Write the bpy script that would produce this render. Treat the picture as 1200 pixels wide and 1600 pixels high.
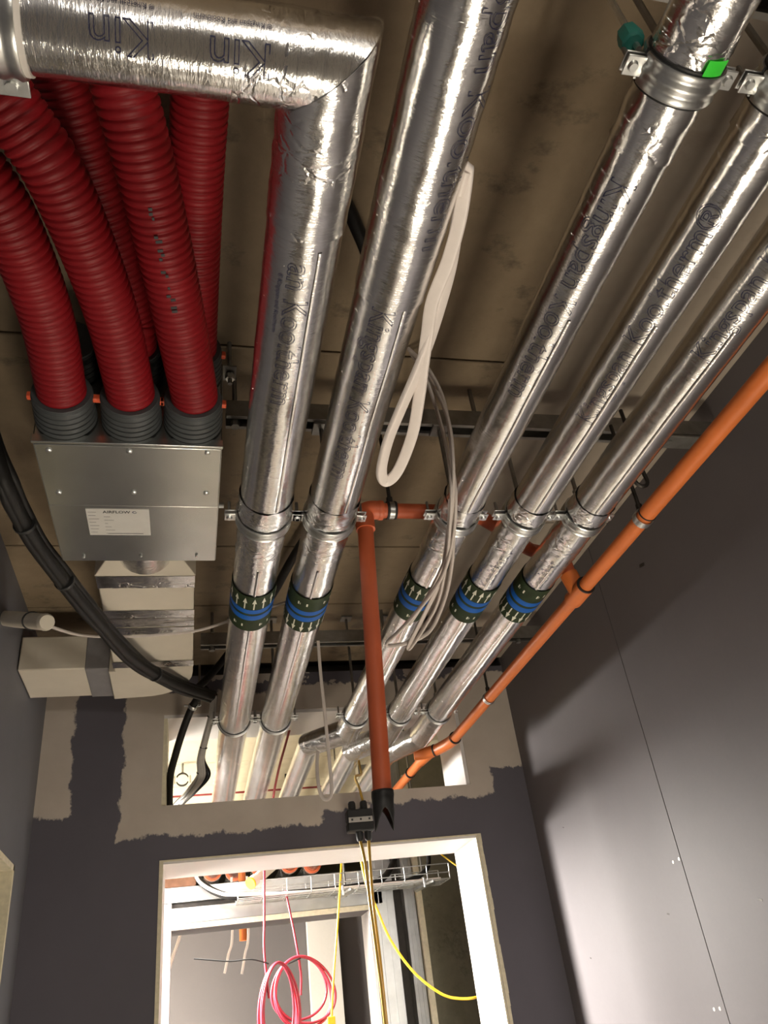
import bpy, bmesh, math, random
import numpy as np
from mathutils import Vector, Matrix, noise
random.seed(7)
for _o in list(bpy.data.objects): bpy.data.objects.remove(_o)
SC = bpy.context.scene
COL = SC.collection
PI = math.pi

# ------------------------------------------------------------------ camera
FPX = 1240.0
EYE = np.array([0.0, 0.0, 1.55])
def _dir(x, y):
    a = np.array([x - 600.0, -(y - 800.0), -FPX]); return a / np.linalg.norm(a)
_fy = _dir(292, 1642); _uz = _dir(330, -1120)
_uz = _uz - _fy * (_uz @ _fy); _uz /= np.linalg.norm(_uz)
_rx = np.cross(_fy, _uz)
ROT = np.array([_rx, _fy, _uz])
cam_d = bpy.data.cameras.new('camera'); cam = bpy.data.objects.new('camera', cam_d)
COL.objects.link(cam)
cam_d.sensor_fit = 'HORIZONTAL'; cam_d.sensor_width = 36.0; cam_d.lens = 36.0 * FPX / 1200.0
cam_d.clip_start = 0.02; cam_d.clip_end = 60
M4 = Matrix.Identity(4)
for i in range(3):
    for j in range(3): M4[i][j] = float(ROT[i][j])
    M4[i][3] = float(EYE[i])
cam.matrix_world = M4
SC.camera = cam

# ------------------------------------------------------------------ world, lights, exposure
world = bpy.data.worlds.new('world'); SC.world = world; world.use_nodes = True
_bg = world.node_tree.nodes['Background']
_bg.inputs[0].default_value = (1.0, 0.93, 0.85, 1); _bg.inputs[1].default_value = 0.02
SC.view_settings.view_transform = 'Standard'
SC.view_settings.look = 'None'
SC.view_settings.gamma = 1.0
SC.view_settings.use_curve_mapping = False
SC.view_settings.exposure = 0.5

DOOR_LAMP_W = 760.0      # floodlight hung beyond the end wall, left of the doorway
DOOR_SPILL_W = 20.0
FAR_FILL_W = 220.0        # unseen uplight added to brighten the further room
HALL_LAMP_W = 13.0        # work light on the corridor floor
BACK_FILL_W = 62.0       # unseen fill light added behind the camera
def light(name, kind, loc, power, color, size=0.2, size_y=None, rot=(0, 0, 0), spread=None):
    d = bpy.data.lights.new(name, kind); d.energy = power; d.color = color
    if kind == 'AREA':
        d.shape = 'RECTANGLE' if size_y else 'SQUARE'; d.size = size
        if size_y: d.size_y = size_y
        if spread: d.spread = spread
    else: d.shadow_soft_size = size
    o = bpy.data.objects.new(name, d); COL.objects.link(o); o.location = loc; o.rotation_euler = rot
    return o
DOOR_LAMP_AT = (-0.32, 3.34, 2.10)
HALL_LAMP_AT = (0.52, 1.15, 0.30)
BACK_FILL_AT = (0.35, -1.7, 1.55)
FAR_FILL_AT = (-0.9, 4.35, 0.7)
_l = light('door_floodlight_source', 'SPOT', DOOR_LAMP_AT, DOOR_LAMP_W, (1.0, 0.95, 0.88), 0.22)
_l.data.spot_size = math.radians(106); _l.data.spot_blend = 1.0
_l.rotation_euler = (Vector((1.195, 2.35, 0.85)) - Vector(DOOR_LAMP_AT)).to_track_quat('-Z', 'Y').to_euler()
light('door_floodlight_spill', 'POINT', DOOR_LAMP_AT, DOOR_SPILL_W, (1.0, 0.95, 0.84), 0.14)
light('hall_work_light_source', 'AREA', HALL_LAMP_AT, HALL_LAMP_W, (1.0, 0.87, 0.68), 0.60, 0.45, (PI, 0, 0))
light('back_fill_light', 'POINT', BACK_FILL_AT, BACK_FILL_W, (1.0, 0.92, 0.80), 0.16)
light('far_fill_light', 'AREA', FAR_FILL_AT, FAR_FILL_W, (1.0, 0.93, 0.78), 0.5, 0.5, (PI - 1.05, 0, 0))

# ------------------------------------------------------------------ helpers
def ray(px, py):
    return ROT @ np.array([px - 600.0, -(py - 800.0), -FPX])
def atZ(px, py, z):
    r = ray(px, py); p = EYE + r * (z - EYE[2]) / r[2]; return Vector(p.tolist())
def atY(px, py, y):
    r = ray(px, py); p = EYE + r * y / r[1]; return Vector(p.tolist())
def atX(px, py, x):
    r = ray(px, py); p = EYE + r * x / r[0]; return Vector(p.tolist())

WLOC = {}
def thing(name, label, cat, loc=(0, 0, 0), group=None):
    o = bpy.data.objects.new(name, None); COL.objects.link(o)
    o.location = loc; o.empty_display_size = 0.05
    o['label'] = label; o['category'] = cat
    if group: o['group'] = group
    WLOC[o.name] = Vector(loc)
    return o
def tag(o, label, cat, group=None):
    o['label'] = label; o['category'] = cat
    if group: o['group'] = group
    return o

class MB:
    def __init__(s): s.v = []; s.f = []
    def add(s, vs, fs):
        b = len(s.v); s.v += [Vector(q) for q in vs]; s.f += [tuple(i + b for i in f) for f in fs]; return s
    def box(s, x0, x1, y0, y1, z0, z1):
        v = [(x, y, z) for z in (z0, z1) for y in (y0, y1) for x in (x0, x1)]
        return s.add(v, [(0, 2, 3, 1), (4, 5, 7, 6), (0, 1, 5, 4), (2, 6, 7, 3), (0, 4, 6, 2), (1, 3, 7, 5)])
    def obox(s, c, ax, ay, az):
        c = Vector(c); ax, ay, az = Vector(ax), Vector(ay), Vector(az)
        v = [c + ax * x + ay * y + az * z for z in (-1, 1) for y in (-1, 1) for x in (-1, 1)]
        return s.add(v, [(0, 2, 3, 1), (4, 5, 7, 6), (0, 1, 5, 4), (2, 6, 7, 3), (0, 4, 6, 2), (1, 3, 7, 5)])
    def tube(s, pts, r, n=12, caps=True, closed=False, flat=None):
        pts = [Vector(p) for p in pts]; m = len(pts)
        rs = r if isinstance(r, (list, tuple)) else [r] * m
        T = []
        for i in range(m):
            if closed: t = pts[(i + 1) % m] - pts[i - 1]
            else: t = pts[min(i + 1, m - 1)] - pts[max(i - 1, 0)]
            T.append(t.normalized() if t.length > 1e-9 else Vector((0, 0, 1)))
        up = Vector((0, 0, 1)) if abs(T[0].z) < 0.9 else Vector((1, 0, 0))
        if flat and flat.get('up'): up = Vector(flat['up'])
        nrm = (up - T[0] * up.dot(T[0])).normalized()
        vs = []
        for i in range(m):
            nrm = (nrm - T[i] * nrm.dot(T[i]))
            nrm = nrm.normalized() if nrm.length > 1e-6 else T[i].orthogonal().normalized()
            b = T[i].cross(nrm)
            for k in range(n):
                a = 2 * PI * k / n
                ca, sa = math.cos(a), math.sin(a)
                if flat:   # rounded flat section: wide along b, thin along nrm
                    e = 0.45
                    ca = math.copysign(abs(ca) ** e, ca) * flat.get('t', .35); sa = math.copysign(abs(sa) ** e, sa)
                vs.append(pts[i] + (nrm * ca + b * sa) * rs[i])
        fs = []
        for i in range(m if closed else m - 1):
            j = (i + 1) % m
            for k in range(n):
                l = (k + 1) % n
                fs.append((i * n + k, i * n + l, j * n + l, j * n + k))
        if caps and not closed:
            fs.append(tuple(range(n - 1, -1, -1))); fs.append(tuple((m - 1) * n + k for k in range(n)))
        return s.add(vs, fs)
    def cyl(s, p0, p1, r, n=16, r1=None):
        return s.tube([p0, p1], [r, r if r1 is None else r1], n)
    def prism(s, poly, axis, a0, a1):
        """poly: list of 2D points in the plane across axis ('x': (y,z), 'y': (x,z), 'z': (x,y))"""
        def P(u, v, w):
            return {'x': (w, u, v), 'y': (u, w, v), 'z': (u, v, w)}[axis]
        n = len(poly)
        vs = [P(u, v, a0) for u, v in poly] + [P(u, v, a1) for u, v in poly]
        fs = [tuple(range(n)), tuple(range(2 * n - 1, n - 1, -1))]
        fs += [(i, i + n, (i + 1) % n + n, (i + 1) % n) for i in range(n)]
        return s.add(vs, fs)
    def build(s, name, mat, parent=None, sharp=35, bevel=0, kind=None, recalc=True, seg=2):
        xs = [q for q in s.v]
        lo = Vector((min(q.x for q in xs), min(q.y for q in xs), min(q.z for q in xs)))
        hi = Vector((max(q.x for q in xs), max(q.y for q in xs), max(q.z for q in xs)))
        c = (lo + hi) / 2
        me = bpy.data.meshes.new(name)
        me.from_pydata([q - c for q in s.v], [], s.f)
        if recalc:
            bm = bmesh.new(); bm.from_mesh(me); bmesh.ops.recalc_face_normals(bm, faces=bm.faces); bm.to_mesh(me); bm.free()
        me.polygons.foreach_set('use_smooth', [True] * len(me.polygons))
        me.set_sharp_from_angle(angle=math.radians(sharp))
        me.materials.append(mat)
        return link(name, me, c, parent, bevel, kind, seg)
def link(name, me, c, parent=None, bevel=0, kind=None, seg=2):
    o = bpy.data.objects.new(name, me); COL.objects.link(o)
    WLOC[o.name] = Vector(c)
    if parent is not None:
        o.parent = parent; o.location = Vector(c) - WLOC[parent.name]
    else: o.location = c
    if bevel:
        m = o.modifiers.new('bevel', 'BEVEL'); m.width = bevel; m.segments = seg; m.limit_method = 'ANGLE'; m.angle_limit = math.radians(40)
    if kind: o['kind'] = kind
    return o
def bx(name, mat, x0, x1, y0, y1, z0, z1, parent=None, bevel=0, kind=None):
    return MB().box(x0, x1, y0, y1, z0, z1).build(name, mat, parent, bevel=bevel, kind=kind)
def smooth_path(pts, k=8, closed=False):
    pts = [Vector(p) for p in pts]; n = len(pts); out = []
    rng = n if closed else n - 1
    for i in range(rng):
        p0 = pts[(i - 1) % n] if (closed or i > 0) else pts[0] * 2 - pts[1]
        p1 = pts[i]; p2 = pts[(i + 1) % n]
        p3 = pts[(i + 2) % n] if (closed or i + 2 < n) else pts[-1] * 2 - pts[-2]
        for j in range(k):
            t = j / k
            out.append(0.5 * ((2 * p1) + (p2 - p0) * t + (2 * p0 - 5 * p1 + 4 * p2 - p3) * t * t + (3 * p1 - p0 - 3 * p2 + p3) * t ** 3))
    if not closed: out.append(pts[-1])
    return out
def resample(pts, step):
    L = [0.0]
    for a, b in zip(pts, pts[1:]): L.append(L[-1] + (b - a).length)
    n = max(2, int(L[-1] / step)); out = []; j = 0
    for i in range(n + 1):
        d = L[-1] * i / n
        while j < len(L) - 2 and L[j + 1] < d: j += 1
        s = L[j + 1] - L[j]; t = (d - L[j]) / s if s > 0 else 0
        out.append(pts[j].lerp(pts[j + 1], t))
    return out

# ------------------------------------------------------------------ materials
def newmat(name):
    m = bpy.data.materials.new(name); m.use_nodes = True
    nt = m.node_tree; return m, nt, nt.nodes['Principled BSDF']
def ramp(nt, fac, stops):
    r = nt.nodes.new('ShaderNodeValToRGB')
    e = r.color_ramp.elements
    e[0].position, e[0].color = stops[0][0], (*stops[0][1], 1)
    e[1].position, e[1].color = stops[1][0], (*stops[1][1], 1)
    for p, c in stops[2:]:
        q = e.new(p); q.color = (*c, 1)
    nt.links.new(fac, r.inputs[0]); return r.outputs[0]
def ntex(nt, scale, detail=4, rough=.55, vec=None, dist=0):
    t = nt.nodes.new('ShaderNodeTexNoise'); t.inputs['Scale'].default_value = scale
    t.inputs['Detail'].default_value = detail; t.inputs['Roughness'].default_value = rough
    t.inputs['Distortion'].default_value = dist
    if vec is not None: nt.links.new(vec, t.inputs['Vector'])
    return t.outputs[0]
def objco(nt):
    return nt.nodes.new('ShaderNodeTexCoord').outputs['Object']
def mapping(nt, vec, scale=(1, 1, 1), loc=(0, 0, 0)):
    m = nt.nodes.new('ShaderNodeMapping'); m.inputs['Scale'].default_value = scale; m.inputs['Location'].default_value = loc
    nt.links.new(vec, m.inputs['Vector']); return m.outputs[0]
def mth(nt, op, a, b=None, c=None, clamp=False):
    n = nt.nodes.new('ShaderNodeMath'); n.operation = op; n.use_clamp = clamp
    for i, v in enumerate((a, b, c)):
        if v is None: continue
        if isinstance(v, (int, float)): n.inputs[i].default_value = v
        else: nt.links.new(v, n.inputs[i])
    return n.outputs[0]
def bump(nt, bs, h, strength, dist=0.002, nrm=None):
    b = nt.nodes.new('ShaderNodeBump'); b.inputs['Strength'].default_value = strength; b.inputs['Distance'].default_value = dist
    nt.links.new(h, b.inputs['Height'])
    if nrm is not None: nt.links.new(nrm, b.inputs['Normal'])
    nt.links.new(b.outputs[0], bs.inputs['Normal']); return b.outputs[0]
def simple(name, col, rough=.5, metal=0, var=.12, scale=30, bmp=0, bscale=200, spec=None, trans=0):
    m, nt, bs = newmat(name)
    co = objco(nt)
    n = ntex(nt, scale, 4, .6, co)
    a = tuple(max(0, c * (1 - var)) for c in col); b = tuple(min(1, c * (1 + var)) for c in col)
    nt.links.new(ramp(nt, n, [(.3, a), (.7, b)]), bs.inputs['Base Color'])
    bs.inputs['Roughness'].default_value = rough; bs.inputs['Metallic'].default_value = metal
    if spec is not None: bs.inputs['Specular IOR Level'].default_value = spec
    if bmp: bump(nt, bs, ntex(nt, bscale, 3, .6, co), bmp)
    return m
def foil_mat(name, col=(.84, .835, .825), rough=.17, axis='y', crinkle=.30, rings=True, crease=.0, fine=.42):
    m, nt, bs = newmat(name)
    co = objco(nt)
    bs.inputs['Metallic'].default_value = 1.0
    n1 = ntex(nt, 14, 5, .6, co)
    nt.links.new(ramp(nt, n1, [(.3, tuple(c * .90 for c in col)), (.7, col)]), bs.inputs['Base Color'])
    rr = ntex(nt, 45, 4, .6, co)
    nt.links.new(mth(nt, 'MULTIPLY_ADD', rr, .20, rough - .10), bs.inputs['Roughness'])
    S = lambda along, across: (across, along, across) if axis == 'y' else (along, across, across)
    h1 = ntex(nt, 40, 5, .6, mapping(nt, co, S(2.2, 1)), .5)
    nb = bump(nt, bs, h1, crinkle, .0025)
    # fine transverse rumpling
    nb = bump(nt, bs, ntex(nt, 120, 3, .65, mapping(nt, co, S(3.2, .45)), .3), fine, .0008, nb)
    if crease:
        vo = nt.nodes.new('ShaderNodeTexVoronoi'); vo.feature = 'DISTANCE_TO_EDGE'; vo.inputs['Scale'].default_value = 34
        wv = nt.nodes.new('ShaderNodeVectorMath'); wv.operation = 'MULTIPLY_ADD'
        nz_ = nt.nodes.new('ShaderNodeTexNoise'); nz_.inputs['Scale'].default_value = 40; nt.links.new(co, nz_.inputs['Vector'])
        nt.links.new(nz_.outputs['Color'], wv.inputs[0]); wv.inputs[1].default_value = (.02, .02, .02)
        nt.links.new(mapping(nt, co, S(1.5, .8)), wv.inputs[2]); nt.links.new(wv.outputs[0], vo.inputs['Vector'])
        e = mth(nt, 'MINIMUM', mth(nt, 'MULTIPLY', vo.outputs['Distance'], 9), 1)
        gate = mth(nt, 'GREATER_THAN', ntex(nt, 16, 3, .6, co), .55)
        nb = bump(nt, bs, mth(nt, 'SUBTRACT', 1, mth(nt, 'MULTIPLY', mth(nt, 'SUBTRACT', 1, e), gate)), crease, .0022, nb)
    if rings:
        sp = nt.nodes.new('ShaderNodeSeparateXYZ'); nt.links.new(co, sp.inputs[0])
        u = sp.outputs[1 if axis == 'y' else 0]
        uu = mth(nt, 'ADD', u, mth(nt, 'MULTIPLY', ntex(nt, 9, 1, .5, co), .006))
        for pitch, wd_, th, st_ in ((.0062, .07, .50, .45), (.0125, .05, .52, .8), (.031, .03, .42, 1.0)):
            w = mth(nt, 'FRACT', mth(nt, 'MULTIPLY', uu, 1 / pitch))
            ln = mth(nt, 'LESS_THAN', mth(nt, 'ABSOLUTE', mth(nt, 'SUBTRACT', w, .5)), wd_)
            gate = mth(nt, 'GREATER_THAN', ntex(nt, 22, 2, .5, mapping(nt, co, S(.6, 1), (pitch * 90, 0, 0))), th)
            nb = bump(nt, bs, mth(nt, 'MULTIPLY', ln, gate), st_, .0012, nb)
    return m
def concrete_mat(name, dark, light, bmp=.25, stain=(.03, .022, .015)):
    m, nt, bs = newmat(name)
    co = nt.nodes.new('ShaderNodeNewGeometry').outputs['Position']
    n1 = ntex(nt, 2.2, 6, .62, co); n2 = ntex(nt, 26, 5, .65, co)
    f = mth(nt, 'MULTIPLY_ADD', n2, .35, mth(nt, 'MULTIPLY', n1, .65))
    base = ramp(nt, f, [(.30, dark), (.70, light)])
    n3 = ntex(nt, 6.5, 6, .7, mapping(nt, co, (1, 1.4, 1), (3.1, 1.7, 0)))
    st = ramp(nt, n3, [(.57, (0, 0, 0)), (.70, (.6, .6, .6))])
    mx = nt.nodes.new('ShaderNodeMixRGB'); nt.links.new(st, mx.inputs[0]); nt.links.new(base, mx.inputs[1]); mx.inputs[2].default_value = (*stain, 1)
    nt.links.new(mx.outputs[0], bs.inputs['Base Color'])
    bs.inputs['Roughness'].default_value = .85
    bump(nt, bs, ntex(nt, 60, 6, .7, co), bmp, .004)
    return m
def board_mat(name, col=(.20, .185, .20), rough=.55):
    m, nt, bs = newmat(name)
    co = nt.nodes.new('ShaderNodeNewGeometry').outputs['Position']
    n1 = ntex(nt, 3.0, 5, .6, co); n2 = ntex(nt, 120, 3, .6, co)
    f = mth(nt, 'MULTIPLY_ADD', n2, .25, mth(nt, 'MULTIPLY', n1, .75))
    nt.links.new(ramp(nt, f, [(.3, tuple(c * .92 for c in col)), (.7, tuple(c * 1.06 for c in col))]), bs.inputs['Base Color'])
    bs.inputs['Roughness'].default_value = rough; bs.inputs['Specular IOR Level'].default_value = .3
    bump(nt, bs, n2, .05, .001)
    return m
BOARD = (.122, .114, .136)
def endwall_mat():
    """painted-lilac board with trowelled joint filler in patches of their own shape (world X, Z of the wall face)"""
    m, nt, bs = newmat('filled_plasterboard')
    geo = nt.nodes.new('ShaderNodeNewGeometry'); co = geo.outputs['Position']
    sp = nt.nodes.new('ShaderNodeSeparateXYZ'); nt.links.new(co, sp.inputs[0])
    x, z = sp.outputs[0], sp.outputs[2]
    nA = ntex(nt, 7, 5, .65, co); nB = ntex(nt, 30, 4, .7, mapping(nt, co, (1, 1, .6)))
    wob = mth(nt, 'ADD', mth(nt, 'MULTIPLY', mth(nt, 'SUBTRACT', nA, .5), .075), mth(nt, 'MULTIPLY', mth(nt, 'SUBTRACT', nB, .5), .05))
    def rect(x0, x1, z0, z1):
        dx = mth(nt, 'SUBTRACT', mth(nt, 'ABSOLUTE', mth(nt, 'SUBTRACT', x, (x0 + x1) / 2)), (x1 - x0) / 2)
        dz = mth(nt, 'SUBTRACT', mth(nt, 'ABSOLUTE', mth(nt, 'SUBTRACT', z, (z0 + z1) / 2)), (z1 - z0) / 2)
        return mth(nt, 'MAXIMUM', dx, dz)
    R = [rect(-.60, -.385, 2.225, 2.9), rect(-.225, .44, 2.135, 2.62), rect(-.1, .60, 2.18, 2.60), rect(.3, 1.075, 2.195, 2.64), rect(.95, 1.4, 2.285, 2.66)]
    d = R[0]
    for r in R[1:]: d = mth(nt, 'MINIMUM', d, r)
    # straight edges on some sides: scale wobble
    mask = mth(nt, 'SUBTRACT', .5, mth(nt, 'MULTIPLY', mth(nt, 'ADD', d, wob), 140), clamp=True)
    up = mth(nt, 'MULTIPLY', mth(nt, 'GREATER_THAN', ntex(nt, 11, 4, .6, mapping(nt, co, (1, 1, 1), (5, 2, 1))), .57), mth(nt, 'MULTIPLY', mth(nt, 'GREATER_THAN', z, 2.50), mth(nt, 'GREATER_THAN', x, -.02)))
    mask = mth(nt, 'MAXIMUM', mask, mth(nt, 'MULTIPLY', up, .8))
    fil = ramp(nt, ntex(nt, 5, 5, .6, co), [(.3, (.44, .385, .33)), (.7, (.53, .47, .41))])
    brd = ramp(nt, ntex(nt, 3, 5, .6, co), [(.3, tuple(c * .80 for c in BOARD)), (.7, tuple(c * .92 for c in BOARD))])
    mx = nt.nodes.new('ShaderNodeMixRGB'); nt.links.new(mask, mx.inputs[0]); nt.links.new(brd, mx.inputs[1]); nt.links.new(fil, mx.inputs[2])
    nt.links.new(mx.outputs[0], bs.inputs['Base Color'])
    bs.inputs['Roughness'].default_value = .7; bs.inputs['Specular IOR Level'].default_value = .25
    bump(nt, bs, mth(nt, 'ADD', mask, mth(nt, 'MULTIPLY', nB, .25)), .35, .0015)
    return m
def emit(name, col, s):
    m, nt, bs = newmat(name); bs.inputs['Base Color'].default_value = (*col, 1)
    bs.inputs['Emission Color'].default_value = (*col, 1); bs.inputs['Emission Strength'].default_value = s
    return m

MT = dict(
    foil=foil_mat('aluminium_foil'), foil2=foil_mat('rumpled_foil', crinkle=.42, crease=.10, fine=.6), foilx=foil_mat('aluminium_foil_cross', axis='x'),
    tape=foil_mat('crinkled_foil_tape', rough=.20, crinkle=.42, rings=True, crease=.34),
    tapex=foil_mat('crinkled_foil_tape_cross', axis='x', rough=.20, crinkle=.42, rings=True, crease=.34),
    zinc=simple('zinc_plated_steel', (.62, .63, .62), .34, 1, .15, 40, .04),
    zincdull=simple('dull_galvanised_channel', (.30, .29, .27), .5, 1, .2, 25),
    galv=simple('galvanised_sheet', (.64, .66, .64), .27, 1, .10, 6, .03, 60),
    steel=simple('galvanised_stud', (.60, .62, .62), .38, 1, .1, 12),
    dark=simple('dark_metal_and_shade', (.05, .045, .04), .5, .6),  # also colours the strips that stand in for shade in gaps
    rubber=simple('black_rubber', (.012, .012, .012), .55, 0, .3, 30, .1),
    blackcable=simple('black_cable_sheath', (.010, .009, .008), .55, 0, .3, 40, .25, 90, .25),
    greycable=simple('grey_cable_sheath', (.42, .40, .37), .45),
    red=simple('red_corrugated_plastic', (.22, .006, .010), .5, 0, .12, 9, .04, 200, .3),
    grey=simple('dark_grey_plastic', (.055, .06, .062), .5, 0, .1),
    clip=simple('coral_plastic', (.70, .10, .035), .45),
    orange=simple('orange_cpvc', (.68, .175, .040), .42, 0, .08, 12),
    orangeb=simple('faded_orange_cpvc', (.56, .115, .042), .48, 0, .08, 12),
    white=simple('white_plastic', (.78, .73, .68), .4, 0, .03),
    cablew=simple('white_cable_sheath', (.88, .80, .75), .42, 0, .04),
    cablet=simple('thin_white_cable_sheath', (.55, .49, .45), .5, 0, .06),
    duct=simple('white_duct_insulation', (.60, .545, .45), .6, 0, .05, 8),
    greytape=simple('grey_tape', (.22, .21, .215), .45, 0, .1),
    yellow=simple('yellow_cable_sheath', (.80, .52, .02), .4, 0, .06),
    ochre=simple('ochre_cable_sheath', (.42, .25, .03), .45, 0, .1),
    pink=simple('pink_cable_sheath', (.36, .024, .045), .38, 0, .1),
    redc=simple('dark_red_cable_sheath', (.22, .02, .02), .4, 0, .1),
    green=simple('lime_green_sticker', (.05, .80, .05), .5, 0, .05),
    bgreen=simple('dark_green_label_print', (.022, .036, .014), .55, 0, .3, 30, 0, 200, .15),
    blue=simple('blue_label_print', (.006, .10, .42), .5, 0, .1, 30, 0, 200, .2),
    lwhite=simple('cream_label_print', (.66, .66, .54), .4, 0, .05),
    ink=simple('dark_blue_ink', (.014, .016, .060), .5, 0, .1),
    black=simple('black_ink', (.015, .015, .018), .5),
    paper=simple('paper_sticker', (.55, .535, .50), .55, 0, .04),
    teal=simple('teal_plastic_cap', (.02, .16, .13), .45),
    conc=concrete_mat('brown_concrete_soffit', (.190, .138, .084), (.285, .218, .140)),
    conc2=concrete_mat('pale_board_soffit', (.30, .25, .20), (.36, .31, .25), .05, (.26, .21, .17)),
    concg=concrete_mat('grey_green_concrete', (.17, .155, .105), (.29, .27, .20)),
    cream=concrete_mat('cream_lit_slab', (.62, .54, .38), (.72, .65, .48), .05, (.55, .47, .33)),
    joint=simple('joint_shadow_gap_mortar', (.05, .038, .025), .9),
    board=board_mat('lilac_plasterboard', (.124, .113, .118)),
    boardl=board_mat('lilac_plasterboard_left', (.150, .150, .168)),
    wb=board_mat('white_plasterboard', (.66, .63, .61)),
    edge=simple('gypsum_edge', (.66, .60, .44), .8, 0, .1, 60),
    floor=concrete_mat('grey_screed', (.42, .385, .33), (.54, .50, .44)),
    brick=simple('red_brown_blockwork', (.22, .11, .075), .8, 0, .25, 14, .2),
    endw=endwall_mat(),
    glow=emit('lamp_diffuser', (1.0, .93, .8), 3.0),
)

# ------------------------------------------------------------------ text
_txt = {}
def text_mesh(body, size, outline=None, bold=0):
    key = (body, size, outline, bold)
    if key in _txt: return _txt[key]
    cu = bpy.data.curves.new('lettering', 'FONT'); cu.body = body; cu.size = size; cu.resolution_u = 3
    cu.align_x = 'LEFT'
    if outline: cu.fill_mode = 'NONE'; cu.bevel_depth = outline; cu.bevel_resolution = 0
    elif bold: cu.offset = bold
    o = bpy.data.objects.new('lettering_tmp', cu); COL.objects.link(o)
    dg = bpy.context.evaluated_depsgraph_get(); dg.update()
    me = bpy.data.meshes.new_from_object(o.evaluated_get(dg))
    v = [tuple(q.co) for q in me.vertices]; f = [tuple(p.vertices) for p in me.polygons]
    bpy.data.objects.remove(o); bpy.data.meshes.remove(me); bpy.data.curves.remove(cu)
    _txt[key] = (v, f); return v, f
def wrap_text(body, size, Xc, Zc, r, y0, phi0, flip, mat, parent, outline=.00036, axis='y', name='printed_lettering'):
    v, f = text_mesh(body, size, outline)
    w = max(q[0] for q in v)
    out = []
    for (u, t, k) in v:
        t -= size * .35
        s = -1 if flip else 1
        ph = phi0 + s * t / r
        rr = r + .0010 + k * .25
        if axis == 'y': out.append((Xc + rr * math.sin(ph), y0 + s * u, Zc - rr * math.cos(ph)))
        else: out.append((y0 - u, Xc + rr * math.sin(ph), Zc - rr * math.cos(ph)))   # Xc carries the pipe's Y
    mb = MB(); mb.add(out, f)
    return mb.build(name, mat, parent, sharp=60, recalc=False)

# ================================================================== THE SETTING
XL, XR, YE, YF, ZC = -.485, 1.195, 2.80, 3.06, 2.72
DX0, DX1, DZ = -.093, .983, 2.065          # doorway
HZ0, HZ1 = 2.234, 2.542                    # service opening above it
def struct(name, mb, mat, bevel=0):
    return mb.build(name, mat, None, bevel=bevel, kind='structure')
fl = struct('floor', MB().box(-2.4, 2.2, -3.2, 7, -.1, 0), MT['floor'])

# ceiling: slab units with recessed joints, pale boards along the right
ceil = struct('ceiling', MB().box(-2.4, 2.2, -3.2, 7, ZC + .022, ZC + .16), MT['joint'])
yj = [-3.2, -1.9, -.8, .25, 1.17, 1.95, 2.315, 2.795]
for a, b in zip(yj, yj[1:]):
    bx('concrete_plank', MT['conc'] if a > -.9 else MT['conc2'], XL - .05, .70, a + .003, b - .003, ZC, ZC + .03, ceil, bevel=.003)  # unseen planks behind the camera made pale to brighten reflections in the foil
for a, b in zip([-3.2, -.6, 1.8], [-.6, 1.8, 2.795]):
    bx('soffit_board', MT['conc2'], .704, XR + .05, a + .002, b - .002, ZC - .006, ZC + .03, ceil, bevel=.002)
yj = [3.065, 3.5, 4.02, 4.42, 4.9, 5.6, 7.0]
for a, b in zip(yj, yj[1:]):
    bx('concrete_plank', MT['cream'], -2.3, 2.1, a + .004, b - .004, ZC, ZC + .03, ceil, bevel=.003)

# right wall: boards with an open joint
wr = struct('wall_right', MB().box(XR + .0125, XR + .12, -3.2, 2.80, 0, ZC), MT['joint'])
for a, b in ((-3.2, -.47), (-.47, .73), (.73, 1.936), (1.936, 2.80)):
    bx('plasterboard', MT['board'], XR, XR + .0125, a + (.0012 if a > -3 else 0), b - .0012, 0, ZC, wr, bevel=.001)
for px, py in ((1052, 1347), (1061, 1342), (1116, 1577), (1125, 1576)):
    p = atX(px, py, XR)
    MB().cyl((XR - .0008, p.y, p.z), (XR + .002, p.y, p.z), .0042, 12).build('filled_screw_head', MT['white'], wr)
for px, py, s in ((1003, 883, .012), (1188, 1406, .007), (880, 1293, .004), (1044, 1428, .005), (923, 1497, .004)):
    p = atX(px, py, XR)
    MB().obox((XR, p.y, p.z), (.0006, 0, 0), (0, s, s * .25), (0, -.1 * s, s * .35)).build('scuff_mark', MT['dark'], wr)

# left wall with a dark doorway, its trim
LY0, LY1, LZ = 1.55, 2.585, 2.045
wl = MB()
wl.box(XL - .12, XL, -3.2, LY0, 0, ZC).box(XL - .12, XL, LY1, YE, 0, ZC).box(XL - .12, XL, LY0, LY1, LZ, ZC)
struct('wall_left', wl, MT['boardl'])
tr = MB()
tr.box(XL - .12, XL + .004, LY1 - .016, LY1, 0, LZ).box(XL - .12, XL + .004, LY0, LY1, LZ - .016, LZ).box(XL - .12, XL + .004, LY0, LY0 + .016, 0, LZ)
struct('trim_4', tr, MT['edge'])
struct('wall_side', MB().box(-1.5, -1.4, .9, 3.0, 0, ZC), MT['concg'])
struct('wall_back', MB().box(XL - .2, XR + .2, -3.3, -3.2, 0, ZC), MT['wb'])

# end wall: pier, lintel, pier and header round the doorway and the service opening
we = MB()
we.box(XL, DX0, YE, YF, 0, 2.683).box(DX1, XR, YE, YF, 0, 2.683)
we.box(DX0, DX1, YE, YF, DZ, HZ0).box(DX0, DX1, YE, YF, HZ1, 2.683)
struct('wall_end', we, MT['endw'])
struct('head_gap_shade', MB().box(XL, XR, YE + .035, YF - .03, 2.683, ZC), MT['dark'])  # dark strip painted in for the shade in the gap above the wall
struct('wall_beyond', MB().box(-2.3, XL - .0, YE + .02, YF, 0, ZC).box(XR, 2.1, YE, YF, 0, ZC), MT['board'])
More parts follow.
